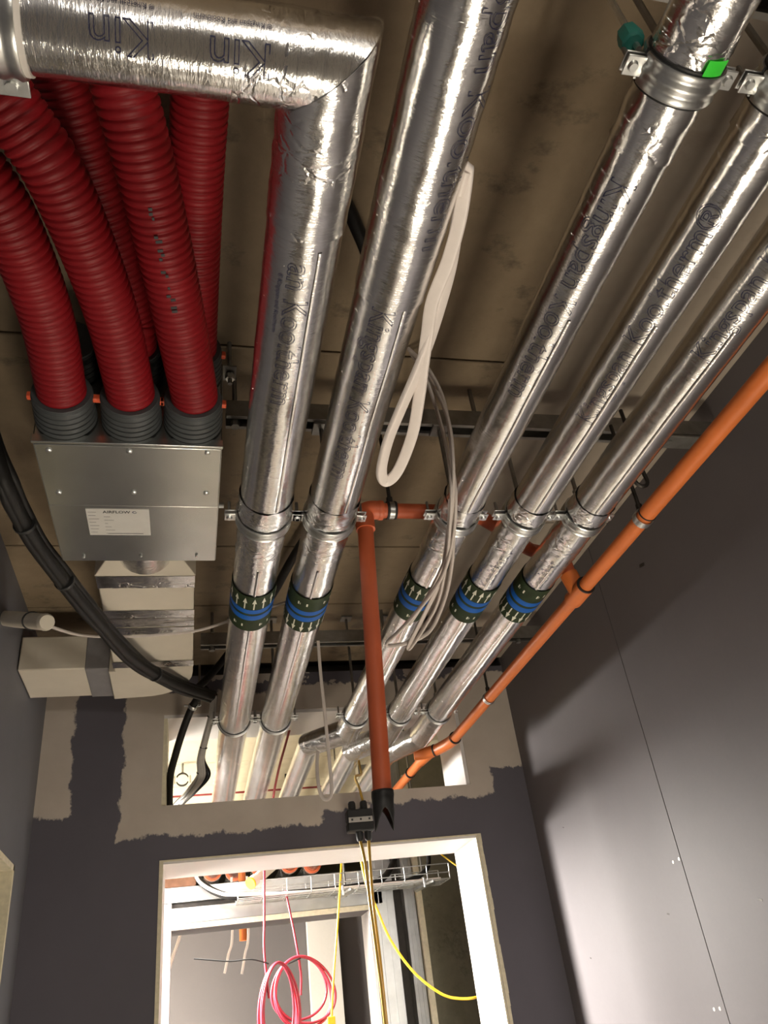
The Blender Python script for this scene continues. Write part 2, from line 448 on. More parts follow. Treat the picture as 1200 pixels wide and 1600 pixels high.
# linings of the doorway and of the opening
d1 = MB().box(DX0 + .012, DX1 - .014, YE, YF + .01, DZ - .012, DZ).build('trim_1', MT['wb'], None, kind='structure')
bx('board_edge', MT['edge'], DX0, DX1, YE - .0025, YE, DZ - .005, DZ, d1)
d2 = MB().box(DX0, DX0 + .012, YE, YF + .01, 0, DZ).build('trim_2', MT['wb'], None, kind='structure')
bx('board_edge', MT['edge'], DX0, DX0 + .012, YE - .0025, YE, 0, DZ - .005, d2)
d3 = MB().box(DX1 - .014, DX1, YE, YF + .01, 0, DZ).build('trim_3', MT['wb'], None, kind='structure')
e3 = MB(); n = 60
for i in range(n):     # ragged torn paper edge, two layers
    z0, z1 = DZ * i / n, DZ * (i + 1) / n
    w = .004 + .006 * abs(noise.noise(Vector((i * .35, 1.3, 0))))
    e3.box(DX1 - .014, DX1 - .0075, YE - .0022, YE, z0, z1 - .001); e3.box(DX1 - .006, DX1 + w, YE - .0035, YE, z0, z1)
e3.build('board_edge', MT['edge'], d3)
struct('trim_6', MB().box(DX0, DX1, YE + .004, YF, HZ1 - .012, HZ1), MT['wb'])
struct('trim_7', MB().box(DX1 - .014, DX1, YE + .004, YF, HZ0, HZ1 - .012), MT['wb'])
struct('trim_8', MB().box(DX0, DX0 + .012, YE + .004, YF, HZ0, HZ1 - .012), MT['edge'])

# the rooms beyond
struct('wall_far_side', MB().box(-2.4, -2.3, 2.8, 7, 0, ZC), MT['wb'])
struct('wall_far', MB().box(-2.3, 2.1, 5.3, 5.42, 0, 2.2), MT['board'])
struct('wall_far_upper', MB().box(-2.3, .04, 5.36, 5.5, 2.2, ZC), MT['brick'])
struct('wall_far_end', MB().box(-2.3, 2.1, 6.9, 7.0, 0, ZC), MT['concg'])
struct('wall_concrete', MB().box(1.02, 2.1, 3.98, 4.1, 0, ZC), MT['concg'])
PY = 3.60
wp = struct('wall_partition', MB().box(-2.3, -.067, PY, PY + .10, 0, 2.05), MT['wb'])
def chan(name, x0, x1, z0, z1, y0, d, parent):       # pressed-steel track: web with two lips
    t = .0015
    MB().box(x0, x1, y0, y0 + t, z0, z1).box(x0, x1, y0, y0 + d, z0, z0 + t).box(x0, x1, y0, y0 + d, z1 - t, z1).build(name, MT['steel'], parent)
chan('head_track', -.6, .79, 2.048, 2.106, PY - .004, .07, wp)
chan('head_track', -.066, .79, 1.972, 2.030, PY, .07, wp)
bx('gap_shade', MT['dark'], -.066, .80, PY + .02, PY + .06, 2.031, 2.047, wp)  # dark strip standing in for the shade between the two tracks
bx('header_board', MT['board'], -.066, .725, PY - .012, PY + .16, 1.948, 1.971, wp)
bx('board_edge', MT['edge'], -.066, .725, PY - .0135, PY - .012, 1.950, 1.970, wp)
bx('jamb_board', MT['wb'], .725, .737, PY - .012, PY + .16, 0, 1.971, wp)
def stud(x0, x1, y0, z1):
    t = .0018
    m = MB().box(x0, x1, y0, y0 + t, 0, z1).box(x0, x0 + t, y0, y0 + .07, 0, z1).box(x1 - t, x1, y0, y0 + .07, 0, z1)
    w = x1 - x0
    m.box(x0 + w * .30, x0 + w * .34, y0 - .003, y0, 0, z1).box(x0 + w * .66, x0 + w * .70, y0 - .003, y0, 0, z1)
    m.build('metal_stud', MT['steel'], wp)
stud(.742, .84, PY, 2.55); stud(.895, .945, PY + .05, 2.6)
bx('gap_shade', MT['dark'], .84, .90, PY + .10, PY + .12, 0, 2.5, wp)  # dark sheet standing in for the shade between the studs
bx('board_edge', MT['edge'], .948, .972, PY + .03, PY + .30, 0, 2.5, wp)
bx('pale_board', MT['wb'], .68, .86, 5.22, 5.29, 0, 2.2, wp)

# ================================================================== INSULATED PIPES
ZP = 2.38
def nz(x, y, z): return noise.noise(Vector((x, y, z)))
def sleeve(name, mat, parent, Xc, Zc, r, y0, y1, amp=.0005, seed=0, mitre0=0, mitre1=0, axis='y', step=.009, n=44, dent=1.0, caps=True):
    """foil jacket along an axis, creased by noise; mitre bends an end plane by slope*dx"""
    L = y1 - y0; m = max(2, int(abs(L) / step)); vs = []; fs = []
    for i in range(m + 1):
        for k in range(n):
            a = 2 * PI * k / n
            sx, cz = math.sin(a), math.cos(a)
            dx = r * sx
            t = i / m
            y = (y0 + mitre0 * dx) * (1 - t) + (y1 + mitre1 * dx) * t
            q = nz(y * 38 + seed, sx * r * 38 * 1.0, cz * r * 38 + seed * .7)
            q2 = nz(y * 95 + seed, sx * r * 60, cz * r * 60)
            crease = 1 - 2 * min(1, abs(nz(y * 30 - seed, sx * r * 45, cz * r * 45 + 3)) * 3)
            rr = r + amp * (q * .9 + q2 * .55 + max(0, crease) * .8 * dent)
            if axis == 'y': vs.append((Xc + rr * sx, y, Zc - rr * cz))
            else: vs.append((y, Xc + rr * sx, Zc - rr * cz))
    for i in range(m):
        for k in range(n):
            l = (k + 1) % n
            fs.append((i * n + k, i * n + l, (i + 1) * n + l, (i + 1) * n + k))
    if caps:
        fs.append(tuple(range(n))); fs.append(tuple(m * n + k for k in range(n)))
    mb = MB(); mb.add(vs, fs)
    return mb.build(name, mat, parent, sharp=60)
def seam(parent, Xc, Zc, r, y0, y1, phi, w=.0028):
    """raised lap edge running along the jacket"""
    vs = []; fs = []; m = max(2, int((y1 - y0) / .02))
    for i in range(m + 1):
        y = y0 + (y1 - y0) * i / m; p = phi + .03 * nz(y * 6, Xc * 9, 0)
        for da, rr in ((-w / r, r + .0004), (-w / r * .6, r + .0014), (w / r * .8, r + .0016), (w / r, r + .0002)):
            vs.append((Xc + rr * math.sin(p + da), y, Zc - rr * math.cos(p + da)))
        if i:
            for k in range(3): b = (i - 1) * 4 + k; fs.append((b, b + 1, b + 5, b + 4))
    mb = MB(); mb.add(vs, fs); return mb.build('foil_lap', MT['foil'], parent, sharp=60, recalc=False)
def flow_label(parent, Xc, Zc, r, y0, y1, up, seed=0):
    n = 44; L = y1 - y0
    def band(a, b, off, name, mat, par):
        vs = []; fs = []
        for y in (a, b):
            for k in range(n):
                t = 2 * PI * k / n; vs.append((Xc + (r + off) * math.sin(t), y, Zc - (r + off) * math.cos(t)))
        for k in range(n): fs.append((k, (k + 1) % n, (k + 1) % n + n, k + n))
        mb = MB(); mb.add(vs, fs); return mb.build(name, mat, par, sharp=60)
    g = band(y0, y1, .0016, 'flow_label', MT['bgreen'], parent)
    band(y0 + L * .36, y0 + L * .47, .0021, 'blue_stripe', MT['blue'], g)
    band(y0 + L * .53, y0 + L * .66, .0021, 'blue_stripe', MT['blue'], g)
    mb = MB(); na = 15
    def patch(poly, ph, yc):   # poly of (v across mm, u along)
        vs = []
        for v, u in poly:
            a = ph + v / r; vs.append((Xc + (r + .0024) * math.sin(a), yc + u, Zc - (r + .0024) * math.cos(a)))
        mb.add(vs, [tuple(range(len(vs)))])
    for k in range(na):
        ph = 2 * PI * k / na + .2 * seed
        s = 1 if up else -1
        yc = y0 + L * .19 if up else y0 + L * .83
        h = L * .15
        patch([(-.0014, s * h), (.0014, s * h), (.0014, -s * h * .3), (-.0014, -s * h * .3)], ph, yc)
        patch([(-.0048, -s * h * .1), (.0048, -s * h * .1), (0, -s * h)], ph, yc)
        yo = y0 + L * .83 if up else y0 + L * .17
        if k % 3 != 0: patch([(-.0022, .006), (.0012, .006), (.0012, -.006), (-.0022, -.006)], ph, yo)
        if k % 3 == 1: patch([(.0030, .005), (.0042, .005), (.0042, -.003), (.0030, -.003)], ph, yo)
    mb.build('printed_arrows', MT['lwhite'], g, sharp=60, recalc=False, kind='stuff')

LAB_P = [
 'foil-wrapped pipe with a mitred elbow turning left above the red ducts',
 'straight foil-wrapped pipe with the thick white cable loop lying against its side',
 'foil-wrapped pipe with a lime-green sticker at its upper clamp, left of the right-hand three',
 'foil-wrapped pipe in the middle of the three right-hand pipes',
 'foil-wrapped pipe nearest the right wall, beside the orange pipe run']
PX = [.128, .254, .508, .652, .784]
PR = [.0475, .0465, .0400, .0395, .0405]
YC1, YC2, YC0 = 1.268, 2.42, .372      # clamp rows
pipes = []
for i in range(5):
    p = thing('insulated_pipe', LAB_P[i], 'pipe', (PX[i], .5, ZP), 'foil-wrapped pipes under the ceiling')
    pipes.append(p); X, r = PX[i], PR[i]
    if i == 0:
        YB = .420
        sleeve('foil_sleeve', MT['foil'], p, X, ZP, r, .60, YC1 - .03, .0005, 1)
        sleeve('elbow_sleeve', MT['tape'], p, X, ZP, r + .001, YB, .605, .0013, 2, mitre0=-1)
        XQ = X
        # cross leg: offset in Y is +r sin, so its mitred end sits at X - dy
        sleeve('elbow_sleeve', MT['tapex'], p, YB, ZP, r - .0006, .03, X, .0009, 3, mitre1=-1, axis='x')
        sleeve('foil_sleeve', MT['foilx'], p, YB, ZP, r - .0014, -.478, .032, .0006, 4, axis='x')
        wrap_text('Kin', .045, YB, ZP, r - .0002, .068, -.34, False, MT['ink'], p, .00045, 'x')
        wrap_text('Kin', .045, YB, ZP, r - .0010, -.040, -.42, False, MT['ink'], p, .00045, 'x')
        wrap_text('® Kingspan and Kooltherm', .0066, YB, ZP, r - .0010, -.042, -1.05, False, MT['ink'], p, None, 'x')
        wrap_text('® Kingspan and Kooltherm', .0066, YB, ZP, r - .0002, .066, -1.0, False, MT['ink'], p, None, 'x')
    elif i == 1:
        sleeve('foil_sleeve', MT['foil'], p, X, ZP, r + .002, -.9, .700, .0007, 5)
        sleeve('foil_sleeve', MT['foil'], p, X, ZP, r, .69, YC1 - .03, .0005, 6)
    else:
        sleeve('foil_sleeve', MT['foil'], p, X, ZP, r, -.9, YC1 - .03, .0005, 7 + i)
        sleeve('foil_tape', MT['tape'], p, X, ZP, r + .0012, .18, .52 - .03 * i, .0016, 9 + i, caps=False)
    # jackets between the clamps, wrinkled tape at the clamp joints
    ye = 2.395 if i < 2 else 2.40
    sleeve('foil_tape', MT['tape'], p, X, ZP, r + .0014, YC1 - .075, YC1 - .008, .0021, 20 + i, caps=False)
    sleeve('foil_tape', MT['tape'], p, X, ZP, r - .0010, YC1 - .002, YC1 + .13, .0017, 30 + i, caps=False)
    sleeve('foil_sleeve', MT['foil2'], p, X, ZP, r - .0015, YC1 - .035, YC2 + .02, .0006, 40 + i)
    if i < 2:
        sleeve('foil_sleeve', MT['foil'], p, X, ZP, r - .003, YC2 + .01, 6.85, .0005, 50 + i, step=.02)
    else:
        XO = (.395, .560, .700)[i - 2]
        Y1, Y2 = ((2.575, 2.700), (2.655, 2.800), (2.680, 2.855))[i - 2]
        sleeve('foil_sleeve', MT['foil'], p, X, ZP, r - .0005, YC2 + .01, Y1, .0010, 60 + i, mitre1=.55, caps=False)
        # slanted offset leg between two mitred bends
        a = Vector((X, Y1, ZP)); b = Vector((XO, Y2, ZP)); d = (b - a).normalized()
        mb = MB(); n = 44; rows = 16; vs = []; fs = []
        for s in range(rows + 1):
            for k in range(n):
                t = 2 * PI * k / n; dx = (r - .0005) * math.sin(t); cz = (r - .0005) * math.cos(t)
                A = Vector((X + dx, Y1 + .55 * dx, ZP - cz)); B = Vector((XO + dx, Y2 + .55 * dx, ZP - cz))
                q = A.lerp(B, s / rows)
                q += Vector((math.sin(t), 0, -math.cos(t))) * .0011 * nz(q.x * 60, q.y * 60, q.z * 60)
                vs.append(q)
        for s in range(rows):
            for k in range(n):
                l = (k + 1) % n; fs.append((s * n + k, s * n + l, (s + 1) * n + l, (s + 1) * n + k))
        mb.add(vs, fs); mb.build('elbow_sleeve', MT['tape'], p, sharp=60)
        sleeve('foil_sleeve', MT['foil'], p, XO, ZP, r - .0015, Y2, 6.85, .0005, 70 + i, mitre0=.55, step=.02)
    seam(p, X, ZP, r + .0002, .62 if i == 0 else .70, YC1 - .08, (.33, .30, -.05, -.22, -.30)[i])
    seam(p, X, ZP, r - .0013, YC1 + .14, YC2 - .02, (-.05, -.15, -.2, -.3, -.4)[i])
    yb = (1.512, 1.527, 1.495, 1.510, 1.512)[i]
    flow_label(p, X, ZP, r - .0008, yb, yb + .165, i in (0, 2, 3), i)
K = 'Kingspan Kooltherm'
wrap_text('an Kooltherm', .046, PX[0], ZP, PR[0], .638, -.10, False, MT['ink'], pipes[0])
wrap_text('® Kingspan and Kooltherm', .009, PX[0], ZP, PR[0], .66, -.62, False, MT['ink'], pipes[0], None)
wrap_text(K, .046, PX[1], ZP, PR[1], .700, -.30, False, MT['ink'], pipes[1])
wrap_text(K, .046, PX[1], ZP, PR[1] + .002, .22, .60, False, MT['ink'], pipes[1])
wrap_text(K, .046, PX[2], ZP, PR[2], .485, -.50, False, MT['ink'], pipes[2])
wrap_text(K + '®', .046, PX[3], ZP, PR[3], .925, -.70, True, MT['ink'], pipes[3])
wrap_text('Kingspan Kooltherm', .046, PX[4], ZP, PR[4], .770, -.80, True, MT['ink'], pipes[4])
wrap_text('Kooltherm', .036, PX[4], ZP, PR[4] - .0015, 1.52, -.55, True, MT['ink'], pipes[4], .0004)
wrap_text('Kooltherm', .036, PX[3], ZP, PR[3] - .0015, 1.50, -.42, True, MT['ink'], pipes[3], .0004)

# ================================================================== CHANNEL RAILS
ZR = 2.60       # underside of the rails
def rail(label, y, x0, x1, rods):
    t = thing('channel_rail', label, 'rail', (x0, y, ZR), 'strut channel rails under the ceiling')
    h, w, k = .041, .0205, .0025
    prof = [(-w, 0), (-w + .009, 0), (-w + .009, .007), (-w + .009 - k, .007), (-w + .009 - k, k), (-w + k, k), (-w + k, h - k), (w - k, h - k), (w - k, k), (w - .009 + k, k), (w - .009 + k, .007), (w - .009, .007), (w - .009, 0), (w, 0), (w, h), (-w, h)]
    MB().prism([(y + a, ZR + b) for a, b in prof], 'x', x0, x1).build('channel', MT['zincdull'], t)
    for x in rods:
        rd = MB().cyl((x, y, ZR + h), (x, y, ZC), .005, 10).build('hanging_rod', MT['zincdull'], t)
        MB().cyl((x, y, ZR + h), (x, y, ZR + h + .008), .0095, 6).build('nut', MT['zinc'], rd)
        MB().cyl((x, y, ZR - .012), (x, y, ZR), .0095, 6).build('bolt_head', MT['zincdull'], t)
    return t
rail('slotted channel rail crossing above the clamps, behind the plenum box', 1.262, .060, XR - .01, (.078, .60, 1.06))
rail('slotted channel rail close to the end wall, beyond the flow labels', 2.365, .025, XR - .01, (.06, .62, 1.09))
rail('slotted channel rail at the top right above the green sticker', .372, .42, XR - .01, (.47, .95))

# ================================================================== PIPE CLAMPS
def arc_band(Xc, Zc, y, R0, a0, a1, prof, n=26):
    """sweep profile (dy, dr) round the pipe axis from angle a0 to a1 (0 = straight down, + towards +X)"""
    vs = []; fs = []; m = len(prof)
    for i in range(n + 1):
        a = a0 + (a1 - a0) * i / n
        for dy, dr in prof:
            vs.append((Xc + (R0 + dr) * math.sin(a), y + dy, Zc - (R0 + dr) * math.cos(a)))
    for i in range(n):
        for k in range(m):
            l = (k + 1) % m; fs.append((i * m + k, i * m + l, (i + 1) * m + l, (i + 1) * m + k))
    fs.append(tuple(range(m))); fs.append(tuple(n * m + k for k in range(m)))
    mb = MB(); mb.add(vs, fs); return mb
BAND = [(-.0135, 0), (-.0135, .0030), (-.0105, .0042), (-.0075, .0024), (-.0045, .0024), (-.0015, .0042), (.0015, .0042), (.0045, .0024), (.0075, .0024), (.0105, .0042), (.0135, .0030), (.0135, 0)]
LINER = [(-.016, -.0025), (-.016, .0008), (.016, .0008), (.016, -.0025)]
def clamp(label, Xc, Zc, y, r, ztop, tilt=0, sides=(-1, 1), grp='zinc pipe clamps', w=1.0):
    t = thing('pipe_clamp', label, 'clamp', (Xc, y, Zc), grp)
    pr = [(a * w, b) for a, b in BAND]
    arc_band(Xc, Zc, y, r + .0012, -PI / 2 + .07, PI / 2 - .07, pr).build('lower_band', MT['zinc'], t, sharp=50)
    arc_band(Xc, Zc, y, r + .0012, PI / 2 + .07, 3 * PI / 2 - .07, pr).build('upper_band', MT['zinc'], t, sharp=50)
    arc_band(Xc, Zc, y, r + .0010, -PI, PI, [(a * w, b) for a, b in LINER], 36).build('rubber_lining', MT['rubber'], t, sharp=50)
    for s in sides:
        x0 = Xc + s * (r + .001)
        for dz in (-1, 1):
            e = MB().box(min(x0, x0 + s * .024), max(x0, x0 + s * .024), y - .011, y + .011, Zc + dz * .0042 - .0014, Zc + dz * .0042 + .0014).build('ear', MT['zinc'], t, bevel=.0012)
            if dz < 0:
                c = Vector((x0 + s * .015, y, Zc - .0056))
                sc = MB().cyl(c, c + Vector((0, 0, -.0042)), .0062, 14, .0046).build('screw', MT['zinc'], e)
        c = Vector((x0 + s * .015, y, Zc))
        MB().cyl(c, c + Vector((0, 0, .030)), .0028, 8).build('screw_shank', MT['zincdull'], t)
    zt = Zc + r + .005
    MB().cyl((Xc, y, zt - .002), (Xc, y, zt + .016), .0085, 6).build('boss', MT['zinc'], t)
    MB().cyl((Xc, y, zt + .012), (Xc, y, ztop), .0045, 10).build('threaded_rod', MT['zincdull'], t)
    MB().box(Xc - .018, Xc + .018, y - .019, y + .019, ztop - .006, ztop).build('channel_plate', MT['zincdull'], t, bevel=.001)
    return t
names = ['the leftmost foil pipe', 'the second foil pipe from the left', 'the third foil pipe from the left', 'the fourth foil pipe from the left', 'the foil pipe nearest the right wall']
for i in range(5):
    dz = (0, 0, .004, .004, .004)[i]
    clamp('zinc clamp round %s at the middle rail' % names[i], PX[i], ZP, YC1 - (.0, .0, .01, .012, .014)[i], PR[i] + .0005, ZR)
    clamp('zinc clamp round %s just before the end wall' % names[i], PX[i], ZP, YC2, PR[i] - .0015, ZC, w=.55)
for i in (2, 3, 4):
    clamp('zinc clamp round %s at the top of the photo' % names[i], PX[i], ZP, YC0, PR[i] + .002, ZR, w=1.25)
st = arc_band(PX[2], ZP, YC0 - .024, PR[2] + .0040, .02, .62, [(-.010, 0), (-.010, .0008), (.006, .0008), (.006, 0)], 10)
tag(st.build('sticker', MT['green'], None), 'lime-green sticker on the foil pipe at the top right clamp', 'sticker')
cp = thing('plastic_cap', 'teal plastic cap with a bolt beside the clamp at top right', 'cap', tuple(atZ(985, 58, 2.42)))
c = atZ(985, 60, 2.42)
MB().tube([c + Vector((0, 0, -.012)), c + Vector((0, 0, -.010)), c, c + Vector((0, 0, .012))], [.010, .013, .014, .012], 8).build('cap_body', MT['teal'], cp, sharp=30)
MB().cyl(c + Vector((.003, 0, -.022)), c + Vector((.003, 0, .16)), .0035, 8).build('bolt', MT['zinc'], cp)
# clamp round the crossing leg at the far left of the photo
t = thing('pipe_clamp', 'wide zinc clamp round the crossing foil pipe at the left edge', 'clamp', (-.17, .42, ZP), 'zinc pipe clamps')
def xswap(mb, X0, Y0):     # turn a clamp built along Y so that it sits on a pipe along X
    mb.v = [Vector((X0 + (q.y - 0), Y0 + q.x, q.z)) for q in mb.v]; return mb
xswap(arc_band(0, ZP, 0, PR[0] + .0002, -PI / 2 + .05, PI / 2 - .05, [(a * 1.5, b * 1.2) for a, b in BAND]), -.183, .420).build('lower_band', MT['zinc'], t, sharp=50)
xswap(arc_band(0, ZP, 0, PR[0] + .0002, PI / 2 + .05, 1.5 * PI - .05, [(a * 1.5, b * 1.2) for a, b in BAND]), -.183, .420).build('upper_band', MT['zinc'], t, sharp=50)
xswap(arc_band(0, ZP, 0, PR[0] - .0002, -PI, PI, [(a * 1.6, b * 1.2) for a, b in LINER], 36), -.183, .420).build('rubber_lining', MT['white'], t, sharp=50)
for s in (-1, 1):
    e = MB().box(-.200, -.166, .42 + s * (PR[0]) - (.0 if s > 0 else .026), .42 + s * PR[0] + (.026 if s > 0 else .0), ZP - .006, ZP - .003).build('ear', MT['zinc'], t, bevel=.001)
    MB().cyl((-.183, .42 + s * (PR[0] + .015), ZP - .006), (-.183, .42 + s * (PR[0] + .015), ZP - .011), .006, 14).build('screw', MT['zinc'], e)
MB().cyl((-.183, .42, ZP + PR[0]), (-.183, .42, ZC), .0045, 10).build('threaded_rod', MT['zincdull'], t)

# ================================================================== PLENUM BOX
bX0, bX1, bY0, bY1, bZ0, bZ1 = -.263, .0455, 1.118, 1.515, 2.425, 2.655
pb = thing('plenum_box', 'galvanised plenum box with a paper label below the red ducts', 'duct box', ((bX0 + bX1) / 2, (bY0 + bY1) / 2, bZ0))
t_ = .0012
mb = MB().box(bX0, bX1, bY0, bY0 + t_, bZ0, bZ1).box(bX0, bX1, bY1 - t_, bY1, bZ0, bZ1).box(bX0, bX0 + t_, bY0, bY1, bZ0, bZ1).box(bX1 - t_, bX1, bY0, bY1, bZ0, bZ1).box(bX0, bX1, bY0, bY1, bZ1 - t_, bZ1)
mb.build('body', MT['galv'], pb)
bx('front_flange', MT['galv'], bX0 - .002, bX1 + .002, bY0 - .003, bY0 + .003, bZ0 - .004, bZ0 + .012, pb, bevel=.0008)
ym = 1.306
c1 = bx('cover_panel', MT['galv'], bX0 + .001, bX1 - .001, bY0 + .006, ym, bZ0 - .003, bZ0, pb, bevel=.0012)
c2 = bx('base_panel', MT['galv'], bX0 + .001, bX1 - .001, ym + .0015, bY1, bZ0 - .0015, bZ0 + .001, pb, bevel=.0008)
for px, py, par in ((76, 703, c1), (202, 705, c1), (324, 707, c1), (92, 769, c1), (209, 769, c1), (322, 770, c1), (131, 870, c2), (220, 869, c2), (307, 868, c2)):
    p = atZ(px, py, bZ0 - .003); s = .0048 if py < 800 else .0028
    MB().tube([p + Vector((0, 0, .001)), p + Vector((0, 0, -.002)), p + Vector((0, 0, -.0034))], [s, s, s * .55], 12).build('screw', MT['zinc'], par, sharp=30)
# label with print
la, lb, lc_, ld = atZ(132, 797, bZ0 - .002), atZ(231, 794, bZ0 - .002), atZ(237, 834, bZ0 - .002), atZ(143, 838, bZ0 - .002)
zl = bZ0 - .0024
lx0, lx1, ly0, ly1 = (la.x + ld.x) / 2, (lb.x + lc_.x) / 2, (la.y + lb.y) / 2, (lc_.y + ld.y) / 2
lab = MB().box(lx0, lx1, ly0, ly1, zl, zl + .0008).build('label', MT['paper'], pb)
# seen from below: reading direction +X, text top towards the camera (-Y)
v, f = text_mesh('AIRFLOW', .0125, None, .0002)
w = max(q[0] for q in v)
mb = MB(); mb.add([(lx0 + .030 + q[0] * .92, ly0 + .0135 - q[1], zl - .0004) for q in v], f)
MB_ = mb.build('printed_name', MT['black'], lab, recalc=False)
mb = MB()
for i in range(14):
    a = 2 * PI * i / 16; b = 2 * PI * (i + 1) / 16
    ox, oy = lx0 + .088, ly0 + .0095
    mb.add([(ox + .0042 * math.cos(a), oy + .0042 * math.sin(a), zl - .0004), (ox + .0042 * math.cos(b), oy + .0042 * math.sin(b), zl - .0004), (ox + .0027 * math.cos(b), oy + .0027 * math.sin(b), zl - .0004), (ox + .0027 * math.cos(a), oy + .0027 * math.sin(a), zl - .0004)], [(0, 1, 2, 3)])
mb.build('printed_logo', MT['ink'], lab, recalc=False)
mb = MB(); H = ly1 - ly0; W = lx1 - lx0
for i in range(7):
    y = ly0 + .010 + i * (H - .022) / 6
    mb.box(lx0 + .003, lx0 + .003 + W * random.uniform(.10, .19), y, y + .0011, zl - .0004, zl - .0002)
    if i > 0: mb.box(lx0 + W * .27, lx0 + W * (.27 + .05 * (i % 3 + 1)), y + .004, y + .0050, zl - .0004, zl - .0002)
mb.box(lx0 + W * .30, lx1 - W * .12, ly1 - .008, ly1 - .0055, zl - .0004, zl - .0002)
mb.build('printed_lines', MT['greytape'], lab, kind='stuff')
# spigots and their coral clips
SPX = [-.214, -.107, -.004]
SZ = [2.476, 2.592]
def spigot(x, z):
    prof = []
    y = bY0 - .004
    for k in range(5):
        prof += [(y, .0505 - k * .0005), (y - .009, .0505 - k * .0005), (y - .0095, .0475), (y - .0115, .0475)]; y -= .012
    prof += [(y, .0465), (y - .004, .0465)]
    m = MB(); m.tube([(x, a, z) for a, b in prof], [b for a, b in prof], 40)
    s = m.build('spigot', MT['grey'], pb, sharp=30)
    for q in (-1, 1):
        MB().box(x + q * .0495 - .006, x + q * .0495 + .006, bY0 - .058, bY0 - .048, z - .006, z + .006).build('clip', MT['clip'], s, bevel=.002)
for x in SPX:
    for z in SZ: spigot(x, z)
# side bracket
bk = thing('hanger_bracket', 'small zinc angle bracket and rod on the right side of the plenum box', 'bracket', (bX1 + .012, 1.16, 2.60))
MB().box(bX1 + .001, bX1 + .004, 1.14, 1.18, 2.55, 2.64).box(bX1 + .001, bX1 + .03, 1.14, 1.18, 2.637, 2.64).build('plate', MT['zincdull'], bk)
MB().cyl((bX1 + .018, 1.16, 2.61), (bX1 + .018, 1.16, ZC), .0042, 10).build('threaded_rod', MT['zincdull'], bk)
MB().cyl((bX1 + .018, 1.16, 2.622), (bX1 + .018, 1.16, 2.634), .009, 6).build('nut', MT['zinc'], bk)
MB().cyl((bX1 + .004, 1.40, 2.49), (bX1 + .014, 1.40, 2.49), .006, 10).build('side_screw', MT['zinc'], bk)

# ================================================================== RED DUCTS
def duct(label, pts):
    path = resample(smooth_path(pts, 14), .0013)
    rs = []; L = 0; prev = path[0]
    for q in path:
        L += (q - prev).length; prev = q
        u = (L / .0118) % 1.0
        k = 1 if u < .58 else (1 - (u - .58) / .08 if u < .66 else (0 if u < .92 else (u - .92) / .08))
        if u < .58: k = 1 - .25 * abs(u - .29) / .29
        rs.append(.0368 + .0026 * k)
    m = MB(); m.tube(path, rs, 32)
    global DPATH
    DPATH = path
    return tag(m.build('flexible_duct', MT['red'], None, sharp=80), label, 'duct', 'red corrugated ducts')
yS = bY0 - .045
duct('red corrugated duct at far left, lower row of the plenum box', [(SPX[0], yS, SZ[0]), (SPX[0], yS - .04, SZ[0]), atZ(68, 480, 2.485), atZ(0, 320, 2.50), atZ(-110, 180, 2.53), atZ(-230, 70, 2.56)])
duct('red corrugated duct in the middle of the lower row, bending to the left', [(SPX[1], yS, SZ[0]), (SPX[1], yS - .04, SZ[0]), atZ(169, 474, 2.485), atZ(95, 290, 2.498), atZ(32, 190, 2.515), atZ(-45, 90, 2.54), atZ(-150, -30, 2.57)])
pd3 = duct('red corrugated duct with dark print, right of the lower row', [(SPX[2], yS, SZ[0]), (SPX[2], yS - .04, SZ[0]), atZ(275, 474, 2.480), atZ(234, 290, 2.500), atZ(194, 140, 2.525), atZ(150, 0, 2.56), atZ(90, -160, 2.59)])
mk = MB(); i0 = int(len(DPATH) * .34); i1 = int(len(DPATH) * .56); rnd = random.Random(5)
for i in range(i0, i1, 5):      # worn dark print along the duct
    if rnd.random() < .3: continue
    q = DPATH[i]; tn = (DPATH[i + 1] - DPATH[i - 1]).normalized()
    o_ = Vector((.02, -.02, -1)); o_ = (o_ - tn * o_.dot(tn)).normalized(); sd = tn.cross(o_)
    mk.obox(q + o_ * .0392 + sd * rnd.uniform(-.003, .003), sd * rnd.uniform(.0015, .0045), tn * .0021, o_ * .0004)
mk.build('worn_print', MT['black'], pd3, kind='stuff')
duct('red corrugated duct running straight at the right of the upper row', [(SPX[2], yS, SZ[1]), (SPX[2], yS - .05, SZ[1]), atZ(304, 474, 2.600), atZ(307, 290, 2.605), atZ(312, 160, 2.61), atZ(320, 0, 2.62), atZ(330, -160, 2.63)])
duct('shaded red corrugated duct behind, in the middle of the upper row', [(SPX[1], yS, SZ[1]), (SPX[1], yS - .05, SZ[1]), atZ(203, 474, 2.61), atZ(150, 290, 2.635), atZ(100, 140, 2.655), atZ(40, 0, 2.665), atZ(-30, -160, 2.665)])
# ================================================================== WHITE FLAT DUCT
wd = thing('flat_duct', 'cream insulated flat duct with foil tape bands turning left below the plenum box', 'duct', (-.1, 2.0, 2.49))
dz0, dz1 = 2.487, 2.60
dx0, dx1 = -.218, .002
cxr = (dx0 + dx1) / 2
# round foil collar
m = MB(); m.tube([(cxr, bY1 - .002, 2.520), (cxr, bY1 + .03, 2.520), (cxr, bY1 + .07, 2.522), (cxr, bY1 + .13, 2.53)], [.070, .072, .070, .064], 40)
m.v = [q + Vector((1, 0, 1)) * .0020 * nz(q.x * 70, q.y * 70, q.z * 70) for q in m.v]
m.build('foil_collar', MT['tape'], wd, sharp=60)
